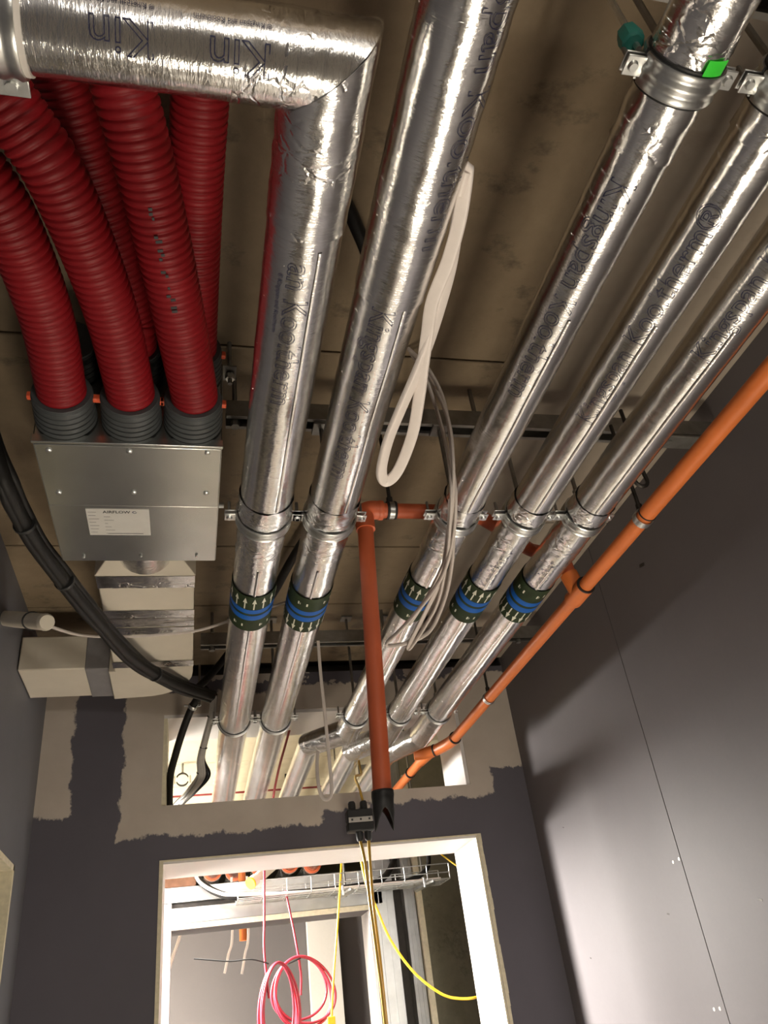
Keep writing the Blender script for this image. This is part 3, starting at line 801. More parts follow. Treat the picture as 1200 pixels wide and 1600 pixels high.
# transition hood: square to flat, chamfered
y0, y1 = 1.615, 1.690
MB().add([(dx0 + .035, y0, dz0 + .012), (dx1 - .035, y0, dz0 + .012), (dx1 - .035, y0, dz1), (dx0 + .035, y0, dz1), (dx0 - .004, y1, dz0 - .004), (dx1 + .004, y1, dz0 - .004), (dx1 + .004, y1, dz1), (dx0 - .004, y1, dz1)],
         [(0, 1, 2, 3), (4, 7, 6, 5), (0, 4, 5, 1), (1, 5, 6, 2), (2, 6, 7, 3), (3, 7, 4, 0)]).build('transition_hood', MT['duct'], wd, bevel=.002)
bx('straight_section', MT['duct'], dx0, dx1, 1.690, 2.00, dz0, dz1, wd, bevel=.004)
bx('straight_section', MT['duct'], dx0, dx1, 2.00, 2.215, dz0 + .001, dz1, wd, bevel=.004)
def foilband(y0, y1, mat='tape'):
    m = MB(); n = 18; vs = []; fs = []; o = .0014
    loop = []
    for i in range(n + 1): loop.append((dx0 - o + (dx1 - dx0 + 2 * o) * i / n, dz0 - o))
    for i in range(1, 6): loop.append((dx1 + o, dz0 + (dz1 - dz0) * i / 5))
    loop.append((dx0 - o, dz1)); N = len(loop)
    for y in np.linspace(y0, y1, 6):
        for (x, z) in loop:
            k = .0014 * nz(x * 70, y * 110, z * 70)
            vs.append((x + (k if abs(x - dx1) < .01 else 0), float(y) + .001 * nz(x * 40, 3, y * 20), z + k * .8 - .0004))
    for i in range(5):
        for j in range(N - 1): fs.append((i * N + j, i * N + j + 1, (i + 1) * N + j + 1, (i + 1) * N + j))
    m.add(vs, fs); m.build('foil_band' if mat == 'tape' else 'grey_band', MT[mat], wd, sharp=60)
foilband(1.695, 1.752); foilband(1.872, 1.915); foilband(1.918, 1.965, 'tape'); foilband(1.972, 2.012); foilband(2.195, 2.235)
# curved plan elbow to the left leg
ez0, ez1 = dz0 + .004, dz1
poly = [(dx0, 2.215), (dx1, 2.215)]
for i in range(9):
    a = (PI / 2) * i / 8
    poly.append((dx1 - .15 + .15 * math.cos(a), 2.30 + .185 * math.sin(a)))
poly += [(-.235, 2.495), (-.235, 2.275), (dx0, 2.275)]
m = MB(); m.prism(poly, 'z', ez0, ez1); m.build('elbow_section', MT['duct'], wd, bevel=.003)
bx('straight_section', MT['duct'], XL + .003, -.300, 2.282, 2.50, 2.507, 2.612, wd, bevel=.004)
bx('grey_sleeve', MT['greytape'], -.302, -.225, 2.280, 2.502, 2.504, 2.613, wd, bevel=.003)

# ================================================================== ORANGE SPRINKLER PIPE
OX, OZ, OR_ = .897, 2.354, .0175
sp = thing('sprinkler_pipe', 'orange plastic sprinkler pipe run with a branch and a capped drop', 'pipe', (OX, 1.2, OZ))
MB().cyl((OX, -.9, OZ), (OX, 1.205, OZ), OR_, 28).build('run', MT['orange'], sp)
MB().cyl((OX, 1.205, OZ), (OX, 2.66, OZ), OR_ - .0008, 28).build('run', MT['orange'], sp)
def ring_at(p, d, r, w, name, mat, par, n=28):
    d = Vector(d).normalized(); p = Vector(p)
    return MB().tube([p - d * w, p - d * w * .6, p + d * w * .6, p + d * w], [r - .0006, r, r, r - .0006], n).build(name, mat, par, sharp=40)
te = MB().cyl((OX, 1.512, OZ), (OX, 1.588, OZ), OR_ + .0045, 28).build('tee', MT['orange'], sp, bevel=.0015)
MB().cyl((OX, 1.55, OZ), (OX - .014, 1.55, OZ + .052), OR_ + .0040, 28).build('tee_socket', MT['orange'], te)
ring_at((OX, 1.510, OZ), (0, 1, 0), OR_ + .0050, .0018, 'black_ring', MT['rubber'], te)
ring_at((OX, 1.203, OZ), (0, 1, 0), OR_ + .0016, .0015, 'black_ring', MT['rubber'], sp)
br = smooth_path([(OX - .012, 1.55, OZ + .04), (OX - .016, 1.55, 2.44), (OX - .035, 1.552, 2.466), (.80, 1.545, 2.470), (.72, 1.478, 2.470), (.62, 1.400, 2.470), (.57, 1.385, 2.470), (.36, 1.380, 2.470)], 6)
MB().tube(br, OR_ - .001, 24).build('branch', MT['orangeb'], sp)
DXT, DXB, DY = .351, .322, 1.380
el = MB().tube(smooth_path([(.392, DY, 2.470), (.366, DY, 2.470), (.353, DY, 2.462), (DXT, DY, 2.446), (DXT, DY, 2.420)], 5), OR_ + .0030, 26).build('elbow', MT['orangeb'], sp)
ring_at((.388, DY, 2.470), (1, 0, 0), OR_ + .0042, .005, 'elbow_collar', MT['orangeb'], el)
MB().cyl((DXT, DY, 2.43), (DXB, DY, 1.868), OR_ - .0010, 28).build('drop', MT['orangeb'], sp)
# black tape wrap with a torn forked end
n = 28; vs = []; fs = []; rows = 8
for i in range(rows + 1):
    for k in range(n):
        a = 2 * PI * k / n
        zt, zb = 1.886, 1.856
        fork = .036 * abs(math.sin(a)) ** 1.6
        z = zt + (zb - fork - zt) * i / rows
        rr = OR_ + .0012 + .0016 * nz(a * 2, z * 60, 1) + (.0007 if i < 2 else 0)
        if i > 4: rr *= 1 - .03 * (i - 4)
        x0 = DXB + (DXT - DXB) * (z - 1.868) / .562
        vs.append((x0 + rr * math.sin(a), DY + rr * math.cos(a), z))
for i in range(rows):
    for k in range(n): l = (k + 1) % n; fs.append((i * n + k, i * n + l, (i + 1) * n + l, (i + 1) * n + k))
m = MB(); m.add(vs, fs); o = m.build('black_tape_end', MT['rubber'], sp, sharp=60)
sm = o.modifiers.new('thick', 'SOLIDIFY'); sm.thickness = .0012
# far end: bend, wye, stub and onward leg
F = [Vector((OX, 2.63, OZ)), Vector((OX - .004, 2.68, OZ)), Vector((.872, 2.745, OZ)), Vector((.850, 2.79, OZ))]
MB().tube(smooth_path(F, 6), OR_ + .0028, 26).build('elbow', MT['orange'], sp)
ring_at((OX, 2.632, OZ), (0, 1, 0), OR_ + .0045, .003, 'black_ring', MT['rubber'], sp)
wy = MB().tube([(.862, 2.765, OZ), (.826, 2.800, OZ), (.790, 2.808, OZ)], OR_ + .0030, 26).build('wye', MT['orange'], sp)
MB().cyl((.848, 2.785, OZ), (.836, 2.90, OZ), OR_ + .0028, 26).build('wye_socket', MT['orange'], wy)
ring_at((.858, 2.768, OZ), (-.77, .64, 0), OR_ + .0045, .003, 'black_ring', MT['rubber'], wy)
MB().cyl((.838, 2.88, OZ), (.822, 3.9, OZ), OR_ - .0008, 24).build('onward_leg', MT['orange'], sp)
ring_at((.834, 3.05, OZ), (-.016, 1, 0), OR_ + .0035, .004, 'black_ring', MT['rubber'], sp)
# clips on the orange pipe
def oclip(label, p, d, r, top):
    p = Vector(p); d = Vector(d).normalized()
    t = thing('pipe_clip', label, 'clip', tuple(p), 'clips on the orange pipe')
    up = Vector((0, 0, 1)); sd = d.cross(up)
    mb = MB(); N = 30; vs = []; fs = []; prof = [(-.008, .0006), (-.008, .0026), (.008, .0026), (.008, .0006)]
    for i in range(N):
        a = 2 * PI * i / N
        for u, q in prof: vs.append(p + d * u + (sd * math.sin(a) + up * math.cos(a)) * (r + q))
    for i in range(N):
        for k in range(4): fs.append((i * 4 + k, i * 4 + (k + 1) % 4, ((i + 1) % N) * 4 + (k + 1) % 4, ((i + 1) % N) * 4 + k))
    mb.add(vs, fs); mb.build('band', MT['zinc'], t, sharp=50)
    MB().tube([p + up * (r + .002), p + up * (r + .016)], .007, 8).build('boss', MT['dark'], t)
    MB().cyl(p + up * (r + .012), (p.x, p.y, top), .0042, 8).build('hanger_rod', MT['dark'], t)
    return t
oclip('zinc clip round the orange run at the middle of the right side', (OX, 1.222, OZ), (0, 1, 0), OR_, ZR)
oclip('zinc clip round the orange run near the end wall', (OX, 2.245, OZ), (0, 1, 0), OR_, ZC)
t = oclip('dark rubber-lined clip round the orange branch near the drop', (.412, 1.380, 2.470), (1, 0, 0), OR_ - .001, ZC)
for u in (-.008, .008): ring_at((.412 + u, 1.380, 2.470), (1, 0, 0), OR_ + .0030, .0025, 'rubber_lining', MT['rubber'], t)
hk = thing('beam_hook', 'small dark hook hanging beside the foil pipe and the orange run', 'hook', (.885, 1.16, 2.45))
MB().tube(smooth_path([(.868, 1.17, 2.43), (.872, 1.17, 2.405), (.886, 1.17, 2.398), (.898, 1.17, 2.41), (.896, 1.17, 2.45), (.896, 1.17, ZR)], 6), .0042, 10).build('hook_rod', MT['dark'], hk)
tag(MB().obox((1.10, 1.262, ZR - .006), (.05, 0, 0), (0, .022, 0), (0, 0, .003)).build('rail_end_plate', MT['zincdull'], None, bevel=.001), 'flat zinc plate with a bolt at the right end of the middle rail', 'plate')

# ================================================================== CABLES IN THE CORRIDOR
def cable(name, label, pts, r, mat, cat='cable', k=10, n=10, flat=None, group=None, parent=None, closed=False, step=None):
    path = smooth_path(pts, k, closed)
    m = MB(); m.tube(path, r, n, closed=closed, flat=flat)
    o = m.build(name, mat, parent, sharp=60)
    if parent is None: tag(o, label, cat, group)
    return o
# black sleeved bundle sagging below the plenum box
bb = thing('cable_bundle', 'thick black cable bundle sagging below the plenum box and the flat duct', 'cable', tuple(atZ(75, 880, 2.42)))
B = [atX(-40, 610, -.40), atZ(0, 735, 2.44), atZ(30, 805, 2.425), atZ(80, 882, 2.42), atZ(150, 968, 2.42), atZ(205, 1028, 2.43), atZ(268, 1066, 2.455), atZ(330, 1088, 2.49)]
path = smooth_path(B, 10); m = MB()
m.tube(path, [.0155 + .0022 * nz(i * .21, 4, 1) for i in range(len(path))], 12)
m.build('sleeve', MT['blackcable'], bb, sharp=60)
for off in (Vector((.012, .004, .012)), Vector((-.011, -.006, .010)), Vector((-.004, .006, -.0125))):
    q = [p + off * (1 + .3 * nz(i * .15, off.x * 300, 2)) for i, p in enumerate(path)]
    MB().tube(q, .0075, 8).build('cable_strand', MT['blackcable'], bb, sharp=60)
for px, py in ((40, 818), (98, 905), (245, 1052)):
    p = atZ(px, py, 2.422 if py < 1000 else 2.445)
    i = min(range(len(path)), key=lambda j: (path[j] - p).length); i = max(1, min(len(path) - 2, i))
    d = (path[i + 1] - path[i - 1]).normalized()
    e = ring_at(path[i], d, .0215, .004, 'cable_tie', MT['rubber'], bb, 16)
# second black cable along the ceiling
cable('cable', 'black cable running along the ceiling behind the second foil pipe', [atZ(440, 150, 2.70), atZ(500, 250, 2.685), atZ(553, 345, 2.68), atZ(585, 450, 2.68), atZ(575, 600, 2.68), atZ(535, 740, 2.68), atZ(455, 876, 2.68), atZ(425, 930, 2.68), atZ(385, 985, 2.68), atZ(362, 1014, 2.672), atZ(340, 1042, 2.63), atZ(322, 1062, 2.58), atZ(300, 1083, 2.53)], .0125, MT['blackcable'], n=12)
# drop through the opening at the left
bd = thing('cable', 'black cable with worn white marks dropping through the left of the wall opening', 'cable', tuple(atY(300, 1105, 2.72)))
BD = [atY(322, 1075, 2.62), atY(303, 1100, 2.68), atY(288, 1135, 2.74), atY(274, 1180, 2.82), atY(266, 1215, 2.90), atY(265, 1265, 3.02), atY(270, 1340, 3.15)]
pd = smooth_path(BD, 10)
MB().tube(pd, .0125, 12).build('sheath', MT['blackcable'], bd, sharp=60)
for i, s in ((26, .010), (33, .016), (20, .006)):
    d = (pd[i + 1] - pd[i - 1]).normalized(); q = pd[i] + Vector((.0035, -.0102, -.004))
    MB().obox(q, d * s, Vector((.0035, 0, .001)), Vector((0, .002, 0))).build('worn_patch', MT['greycable'], bd, bevel=.001)
t = thing('pipe_clamp', 'small zinc clip holding the black cable above the wall opening', 'clamp', tuple(atY(303, 1100, 2.68)), 'zinc pipe clamps')
p = atY(301, 1104, 2.69); d = (BD[2] - BD[0]).normalized()
ring_at(p, d, .0158, .006, 'band', MT['zinc'], t, 20)
MB().cyl(p + Vector((-.028, 0, .004)), p + Vector((.028, 0, .004)), .004, 8).build('bolt', MT['zinc'], t)
MB().cyl(p + Vector((.022, 0, .0)), (p.x + .022, p.y, 2.68), .004, 8).build('hanger_rod', MT['zincdull'], t)
wb_ = thing('cable_bundle', 'bundle of grey and black wires beside the leftmost foil pipe in the opening', 'cable', tuple(atY(328, 1115, 2.70)))
for k in range(8):
    ox, oy = .0075 * math.cos(k * 2.4), .0075 * math.sin(k * 2.4)
    off = lambda s: Vector((ox * s, oy * s * .4, oy * s))
    pts = [atY(334, 1085, 2.62) + off(1), atY(332, 1112, 2.68) + off(.9), atY(322, 1150, 2.76) + off(.9), atY(314, 1185, 2.84) + off(1.2), atY(314 + (8 if k % 3 == 0 else 0), 1212, 2.90) + off(1.5), atY(300 - 3 * k % 9, 1238, 2.98) + off(1.6), atY(278 - k, 1262, 3.10) + off(1.2), atY(262 - k, 1300, 3.2) + off(1)]
    MB().tube(smooth_path(pts, 7), .0052, 8).build('wire', MT['greycable'] if k % 3 else MT['blackcable'], wb_, sharp=60)
for px, py, Y in ((330, 1120, 2.70), (318, 1168, 2.80), (313, 1208, 2.89)):
    ring_at(atY(px, py, Y), (-.2, .4, -.8), .0138, .0025, 'cable_tie', MT['rubber'], wb_, 14)
# thick white flat loop lying along the second pipe
wl_ = thing('cable_loop', 'thick white flat cable folded in a long loop beside the second foil pipe', 'cable', tuple(atZ(650, 560, 2.36)))
A = [atZ(716, 300, 2.375), atZ(728, 262, 2.375), atZ(725, 300, 2.372), atZ(716, 352, 2.365), atZ(700, 408, 2.357), atZ(676, 470, 2.35), atZ(668, 520, 2.345), atZ(661, 570, 2.335), atZ(655, 620, 2.325), atZ(644, 680, 2.312), atZ(622, 735, 2.30), atZ(603, 752, 2.296), atZ(596, 735, 2.298), atZ(606, 690, 2.306), atZ(626, 640, 2.316), atZ(648, 590, 2.330), atZ(666, 545, 2.341), atZ(684, 490, 2.352), atZ(703, 420, 2.365), atZ(714, 350, 2.374), atZ(722, 292, 2.382), atZ(722, 268, 2.384)]
MB().tube(smooth_path(A, 10), .0090, 16, flat={'t': .55, 'up': (1, 0, .3)}).build('flat_cable', MT['cablew'], wl_, sharp=60)
MB().tube(smooth_path([q + Vector((.004, .012, .007)) for q in A[1:9]], 10), .0082, 16, flat={'t': .55, 'up': (1, 0, .3)}).build('flat_cable', MT['cablew'], wl_, sharp=60)
# thin white cables looping from the ceiling
tl = thing('cable_loop', 'thin dull white cables hanging from the ceiling in loops before the third pipe', 'cable', tuple(atZ(640, 548, 2.7)))
def tcab(*q): MB().tube(smooth_path([atZ(*p) for p in q], 10), .0044, 10, flat={'t': .6, 'up': (1, 0, 0)}).build('thin_cable', MT['cablet'], tl, sharp=60)
tcab((638, 545, 2.715), (668, 575, 2.64), (692, 622, 2.56), (703, 680, 2.42), (706, 720, 2.36), (712, 780, 2.285), (706, 850, 2.25), (688, 905, 2.24), (652, 955, 2.24), (620, 990, 2.24), (604, 1005, 2.24), (612, 1009, 2.242), (640, 1003, 2.25), (672, 985, 2.26), (695, 935, 2.27), (706, 880, 2.28), (709, 820, 2.31))
tcab((641, 550, 2.715), (663, 585, 2.64), (682, 640, 2.55), (698, 700, 2.40), (705, 760, 2.30), (703, 820, 2.26), (697, 880, 2.25), (684, 940, 2.25), (660, 985, 2.24), (641, 1012, 2.24), (640, 1006, 2.243), (663, 960, 2.25), (688, 905, 2.26), (701, 830, 2.285), (704, 780, 2.32))
tcab((652, 560, 2.715), (676, 600, 2.63), (700, 655, 2.45), (708, 720, 2.34), (707, 790, 2.28), (700, 860, 2.265), (672, 925, 2.262), (640, 975, 2.25))
# white conduit stub on the left wall with its cable
wc = thing('conduit_stub', 'white flexible conduit stub with a black band sticking out of the left wall', 'conduit', tuple(atZ(30, 967, 2.43)))
c0 = atX(8, 966, XL + .002); c1 = atZ(50, 970, 2.43); dd = (c1 - c0).normalized()
c2 = c0 + (c1 - c0) * 1.42
MB().tube([c0 - dd * .02, c0, c0.lerp(c2, .3), c0.lerp(c2, .62), c0.lerp(c2, .8), c2], [.020, .020, .0205, .0195, .019, .0185], 22).build('stub', MT['duct'], wc, sharp=40)
MB().tube([c2, c2 + dd * .015], [.0195, .0160], 18).build('end_collar', MT['duct'], wc, sharp=40)
ring_at(c0.lerp(c2, .70), dd, .0222, .003, 'black_band', MT['rubber'], wc, 22)
cable('cable', 'thin white cable drooping from the conduit stub across the flat duct', [c2 + dd * .006, atZ(82, 980, 2.435), atZ(130, 993, 2.448), atZ(200, 995, 2.464), atZ(260, 991, 2.466), atZ(310, 985, 2.466), atZ(365, 968, 2.470), atZ(430, 946, 2.478), atZ(470, 935, 2.49)], .0056, MT['cablet'], n=10, flat={'t': .55, 'up': (0, 0, 1)})
# flat loop hanging at the end wall
cable('cable_loop', 'thin grey flat cable hanging in a narrow loop before the wall opening', [(.392, 2.335, 2.60), (.396, 2.36, 2.50), (.404, 2.385, 2.36), (.409, 2.40, 2.22), (.408, 2.40, 2.145), (.396, 2.40, 2.122), (.378, 2.40, 2.130), (.370, 2.40, 2.17), (.372, 2.41, 2.23), (.380, 2.42, 2.27)], .0052, MT['cablet'], n=10, flat={'t': .45, 'up': (0, 1, 0)})
# black connector with its yellow leads
YK = 2.70
kc = thing('cable_connector', 'black cable connector block hanging before the lintel on yellow leads', 'connector', tuple(atY(561, 1280, YK)))
k0, k1 = atY(541, 1283, YK), atY(582, 1279, YK)
kx = (k0.x + k1.x) / 2; kz = (k0.z + k1.z) / 2 + .003; kw = (k1.x - k0.x) / 2
MB().box(kx - kw, kx + kw, YK - .022, YK + .020, kz - .010, kz + .028).build('upper_shell', MT['rubber'], kc, bevel=.005)
MB().box(kx - kw, kx + kw, YK - .022, YK + .020, kz - .042, kz - .012).build('lower_shell', MT['rubber'], kc, bevel=.005)
bd_ = MB().box(kx - kw * .9, kx + kw * .9, YK - .0245, YK - .018, kz - .014, kz + .002).build('grey_strip', MT['greycable'], kc, bevel=.001)
for s in (-.65, 0, .65): MB().box(kx + kw * s - .003, kx + kw * s + .003, YK - .0255, YK - .0235, kz - .009, kz - .003).build('slot', MT['black'], bd_)
for s in (-.48, .42):
    MB().tube([(kx + kw * s, YK, kz + .024), (kx + kw * s, YK, kz + .050), (kx + kw * s, YK, kz + .056)], [.0125, .0125, .0095], 12).build('upper_gland', MT['rubber'], kc, sharp=30)
for s in (-.10, .55):
    MB().tube([(kx + kw * s, YK, kz - .038), (kx + kw * s, YK, kz - .064), (kx + kw * s, YK, kz - .070)], [.0125, .0115, .0085], 12).build('lower_gland', MT['rubber'], kc, sharp=30)
cable('cable', 'ochre lead running from the wall opening down to the black connector', [(kx + kw * .42, YK, kz + .05), (kx + .012, YK + .01, kz + .10), atY(555, 1214, 2.80), (.618, 2.95, 2.335), (.630, 3.02, 2.38), (.632, 3.06, 2.47)], .0045, MT['ochre'])
lo = [(kx + kw * -.10, YK, kz - .066), atY(570, 1345, YK - .01), atY(578, 1410, YK - .02), atY(590, 1500, YK - .02), atY(603, 1610, YK - .02), (atY(606, 1640, YK).x, YK - .02, .6), (.60, YK, .02)]
cable('cable', 'ochre lead falling from the left gland of the connector', lo, .0052, MT['ochre'])
l2 = [(kx + kw * .55, YK, kz - .066), atY(578, 1345, YK), atY(583, 1410, YK), atY(594, 1500, YK), atY(605, 1610, YK), (atY(608, 1640, YK).x, YK, .6), (.62, YK + .02, .02)]
cable('cable', 'ochre lead falling from the right gland of the connector', l2, .0052, MT['ochre'])

# ================================================================== BEYOND THE DOORWAY
cable('cable', 'bright yellow cable swinging across the doorway to its right jamb', [atY(562, 1335, 3.22), atY(572, 1380, 3.2), atY(588, 1418, 3.18), atY(610, 1468, 3.17), atY(645, 1517, 3.15), atY(685, 1550, 3.12), atY(715, 1560, 3.11), atY(752, 1556, 3.10), atY(800, 1530, 3.10)], .0047, MT['yellow'])
yt = thing('cable', 'yellow cable with a small yellow tag hanging beside the pink coils', 'cable', tuple(atY(530, 1390, 3.34)))
MB().tube(smooth_path([atY(534, 1340, 3.36), atY(531, 1390, 3.34), atY(527, 1450, 3.33), atY(521, 1530, 3.33), atY(518, 1600, 3.33), atY(517, 1700, 3.33)], 8), .0042, 10).build('sheath', MT['yellow'], yt, sharp=60)
p = atY(518, 1595, 3.325); MB().box(p.x - .014, p.x + .014, p.y - .004, p.y + .004, p.z - .013, p.z + .013).build('tag', MT['yellow'], yt, bevel=.002)
cable('cable', 'thin yellow cable at the upper right corner of the doorway', [atY(660, 1305, 3.5), atY(684, 1330, 3.45), atY(718, 1356, 3.38), atY(760, 1385, 3.3)], .0036, MT['yellow'])
def coil(label, lead, c, rx, rz, turns, Y, mat, seed, r=.0044):
    t = thing('cable_coil', label, 'cable', tuple(atY(c[0], c[1] - 60, Y)), 'pink cable coils beyond the doorway')
    C0 = atY(c[0], c[1], Y)
    MB().tube(smooth_path([atY(*q) for q in lead], 8), r, 10).build('lead', mat, t, sharp=60)
    rnd = random.Random(seed)
    for k in range(turns):
        a = rx * rnd.uniform(.80, 1.08); b = rz * rnd.uniform(.92, 1.06); tl_ = rnd.uniform(-.12, .12)
        ox = rx * rnd.uniform(-.35, .35); oy = rnd.uniform(-.016, .016)
        pts = []
        for j in range(14):
            th = 2 * PI * j / 14
            # pinched at the tie, at the top
            x = a * math.sin(th) * (1 - .12 * math.cos(th)); z = b * math.cos(th) - (b - rz)
            pts.append(C0 + Vector((x + ox * (1 - math.cos(th)) / 2 + tl_ * z * .2, oy + .01 * math.sin(th), z)))
        MB().tube(smooth_path(pts, 5, True), r, 9, closed=True).build('turn', mat, t, sharp=60)
    return t, C0
t, C0 = coil('pink cable coil in a narrow bundle with a black tie, left of the pair', [(414, 1310, 3.40), (413, 1370, 3.30), (413, 1440, 3.28), (413, 1488, 3.28), (420, 1560, 3.28)], (437, 1578), .068, .145, 5, 3.28, MT['pink'], 3)
MB().tube(smooth_path([atY(303, 1498, 3.27), atY(330, 1500, 3.27), atY(360, 1502, 3.27), atY(390, 1499, 3.27), atY(408, 1502, 3.27), atY(420, 1506, 3.27)], 6), .0024, 8).build('cable_tie', MT['rubber'], t)
t, C0 = coil('pink cable coil in a wide round loop behind the narrow one', [(446, 1392, 3.42), (453, 1425, 3.40), (462, 1470, 3.38), (470, 1520, 3.38), (470, 1555, 3.38)], (470, 1547), .118, .108, 4, 3.38, MT['pink'], 8)
MB().tube([atY(450, 1506, 3.37), atY(470, 1497, 3.37)], .0026, 8).build('cable_tie', MT['rubber'], t)
# wire basket tray
TY0, TY1 = 3.34, 3.50
TA = atY(372, 1404, TY0); TB = atY(700, 1376, TY0)
tz0, tz1 = 2.006, 2.062
tray = thing('wire_basket_tray', 'wire basket cable tray crossing behind the top of the doorway', 'cable tray', (.6, 3.42, tz0))
tx0, tx1 = TA.x, 1.02
def wire(a, b): MB().cyl(a, b, .0021, 6).build('wire', MT['zinc'], tray)
for y, z in ((TY0, tz1), (TY0, (tz0 + tz1) / 2 - .004), (TY1, tz1), (TY1, tz0 + .02)) + tuple((TY0 + (TY1 - TY0) * k / 4, tz0) for k in range(5)): wire((tx0, y, z), (tx1, y, z))
nx = 9
for k in range(nx + 1):
    x = tx0 + (tx1 - tx0) * k / nx
    MB().tube([(x, TY0, tz1), (x, TY0, tz0), (x, TY1, tz0), (x, TY1, tz1)], .0021, 6).build('wire', MT['zinc'], tray)
for x in (.60, .93):
    t = thing('tray_bracket', 'zinc bracket under the basket tray, %s' % ('at its middle' if x < .7 else 'near the right jamb'), 'bracket', (x, 3.42, tz0 - .012), 'basket tray brackets')
    MB().obox((x, 3.42, tz0 - .010), (.012, .03, 0), (-.016, .10, .0), (0, 0, .004)).build('arm', MT['zinc'], t)
    MB().cyl((x - .02, 3.335, tz0 - .025), (x - .02, 3.335, tz0 + .01), .005, 8).build('bolt', MT['zinc'], t)
    MB().cyl((x + .02, 3.50, tz0 - .01), (x + .02, 3.50, ZC), .0045, 8).build('hanger_rod', MT['zincdull'], t)
cable('cable', 'black cable curving into the basket tray from the left', [atY(303, 1345, 3.62), atY(310, 1372, 3.56), atY(335, 1393, 3.50), atY(375, 1402, 3.46), (.40, 3.45, 2.022), (.62, 3.45, 2.022), (.76, 3.46, 2.04), (.84, 3.5, 2.13), (.88, 3.55, 2.3)], .013, MT['blackcable'], n=12)
cable('cable', 'white cable curving into the basket tray from the left', [atY(300, 1352, 3.55), atY(312, 1378, 3.50), atY(340, 1394, 3.45), atY(372, 1398, 3.42), (.45, 3.40, 2.016), (.75, 3.40, 2.016), (1.0, 3.41, 2.016)], .0065, MT['cablew'], n=10)
cable('cable', 'black cable rising out of the tray at its right end', [(.70, 3.42, 2.02), (.86, 3.42, 2.022), (.95, 3.42, 2.06), (.97, 3.43, 2.15), (.98, 3.45, 2.3)], .010, MT['blackcable'], n=10)
fit = thing('conduit_fitting', 'pale conduit fitting with a yellow rim above the basket tray', 'fitting', tuple(atY(400, 1365, 3.36)))
f0, f1 = atY(392, 1380, 3.33), atY(425, 1352, 3.42); fd = (f1 - f0).normalized()
MB().tube([f0, f0 + fd * .03, f0 + fd * .034, f0 + fd * .07, f0 + fd * .075, f1], [.021, .021, .018, .018, .022, .022], 20).build('body', MT['duct'], fit, sharp=30)
ring_at(f0, fd, .0225, .004, 'yellow_rim', MT['yellow'], fit, 20)
ring_at(f1, fd, .021, .012, 'yellow_cap', MT['yellow'], fit, 20)
# orange saddles round the pipes further on
for i, (x, y) in enumerate(((PX[0], 4.95), (PX[1], 5.02), (.395, 4.95), (.560, 4.92), (.700, 5.0))):
    t = thing('pipe_support', 'orange insulated support block round %s in the far room' % names[i], 'pipe support', (x, y, ZP), 'orange supports on the pipes in the far room')
    m = arc_band(x, ZP, y, .040, -PI, PI, [(-.022, 0), (-.022, .012), (.022, .012), (.022, 0)], 28); m.build('block', MT['orangeb'], t, sharp=40)
    arc_band(x, ZP, y, .052, -PI, PI, [(-.01, 0), (-.01, .002), (.01, .002), (.01, 0)], 28).build('steel_band', MT['zinc'], t, sharp=40)
    MB().cyl((x, y, ZP + .052), (x, y, ZC), .005, 8).build('hanger_rod', MT['zincdull'], t)
# empty ring hanger and rods in the far room
p = atY(285, 1218, 4.0)
t = thing('ring_hanger', 'empty open ring hanger on a rod in the bright room beyond', 'hanger', tuple(p))
mb = arc_band(p.x, p.z, p.y, .027, -1.15, 1.15, [(-.01, 0), (-.01, .004), (.01, .004), (.01, 0)], 18); mb.build('lower_half', MT['dark'], t, sharp=40)
mb = arc_band(p.x, p.z, p.y, .027, PI - 1.15, PI + 1.15, [(-.01, 0), (-.01, .004), (.01, .004), (.01, 0)], 18); mb.build('upper_half', MT['dark'], t, sharp=40)
for s in (-1, 1): MB().cyl((p.x + s * .037, p.y, p.z - .018), (p.x + s * .037, p.y, p.z + .018), .004, 8).build('bolt', MT['zinc'], t)
MB().cyl((p.x, p.y, p.z + .03), (p.x, p.y, ZC), .0050, 8).build('rod', MT['zincdull'], t)
for px, py, Y, w in ((395, 1190, 4.1, 'between the two left foil pipes'), (447, 1225, 4.3, 'right of the second foil pipe')):
    p = atY(px, py, Y)
    tag(MB().cyl((p.x, Y, p.z - .06), (p.x, Y, ZC), .0055, 8).build('hanger_rod', MT['dark'], None), 'dark threaded rod in the far room %s' % w, 'rod', 'rods in the far room')
p = atY(440, 1232, 4.6)
tag(MB().cyl((-.1, 4.6, p.z), (p.x + .35, 4.6, p.z), .011, 14).build('red_pipe', MT['redc'], None), 'dark red pipe crossing the far room behind the foil pipes', 'pipe')
cable('cable', 'dark red cable sloping down beside the second foil pipe', [atY(458, 1120, 2.95), atY(447, 1160, 3.05), atY(436, 1200, 3.15), atY(427, 1245, 3.25), atY(420, 1300, 3.35)], .0048, MT['redc'])
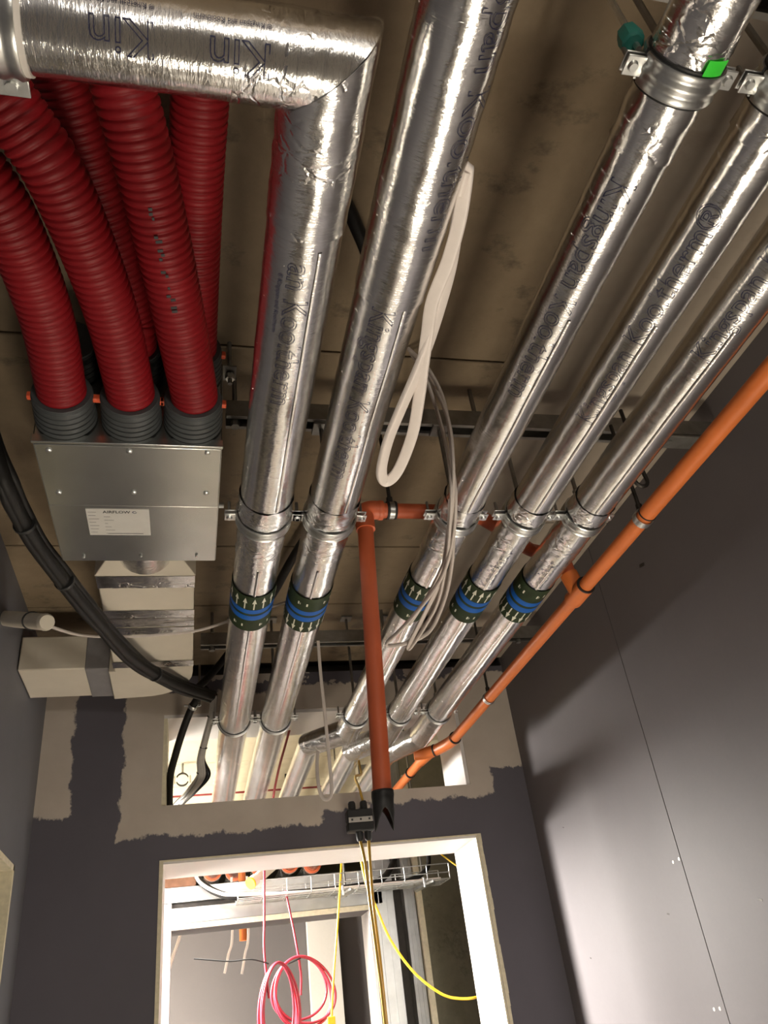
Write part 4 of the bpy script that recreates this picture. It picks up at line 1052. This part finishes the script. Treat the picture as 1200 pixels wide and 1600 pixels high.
# loose strips hanging beyond the second opening
for px0, py0, px1, py1, w in ((363, 1462, 351, 1521, 'left'), (388, 1460, 378, 1522, 'right')):
    a, b = atY(px0, py0, 4.2), atY(px1, py1, 4.2)
    cable('hanging_strip', 'thin pale strip hanging beyond the inner opening, %s of the pair' % w, [a + Vector((0, 0, .25)), a, a.lerp(b, .5), b], .006, MT['cablew'], 'strip', flat={'t': .4, 'up': (0, 1, 0)})
a, b = atY(279, 1470, 4.0), atY(266, 1508, 4.0)
cable('hanging_strip', 'short pale strip at the left side of the inner opening', [a + Vector((.03, 0, .1)), a, b, b + Vector((-.03, 0, -.1))], .007, MT['cablew'], 'strip')
a = atY(380, 1464, 4.3)
tag(MB().cyl(a + Vector((0, 0, -.016)), a + Vector((0, 0, .30)), .018, 16).build('pipe_stub', MT['orange'], None), 'short orange pipe stub hanging beyond the inner opening', 'pipe')

# ================================================================== LAMPS AND ADDED FILLS (below or behind the frame)
def work_light(label, at, tilt):
    x, y, z = at
    t = thing('work_light', label, 'lamp', (x, y, 0), 'site work lights')
    hw, hd = tilt
    MB().box(x - hw - .02, x + hw + .02, y - hd - .02, y + hd + .02, z - .075, z - .020).build('lamp_head', MT['rubber'], t, bevel=.008)
    MB().box(x - hw, x + hw, y - hd, y + hd, z - .020, z - .014).build('lens', MT['glow'], t)
    for a in (0, 2.09, 4.19):
        MB().cyl((x, y, z - .09), (x + .22 * math.cos(a), y + .22 * math.sin(a), 0), .010, 8).build('leg', MT['dark'], t)
work_light('work light on a low stand on the corridor floor', HALL_LAMP_AT, (.30, .225))
work_light('added fill light on a stand behind the camera', BACK_FILL_AT, (.30, .10))  # stand made up to carry the added fill
work_light('added fill light standing low in the further room', FAR_FILL_AT, (.25, .25))  # made-up fixture for the fill in the further room
t = thing('floodlight', 'floodlight hung beyond the end wall, left of the doorway', 'lamp', DOOR_LAMP_AT)
x, y, z = DOOR_LAMP_AT
MB().obox((x - .16, y + .10, z + .06), (.02, -.016, 0), (.08, .10, 0), (0, 0, .10)).build('housing', MT['rubber'], t, bevel=.006)
MB().cyl((x - .16, y + .10, z + .15), (x - .16, y + .10, ZC), .006, 8).build('hanger_rod', MT['dark'], t)
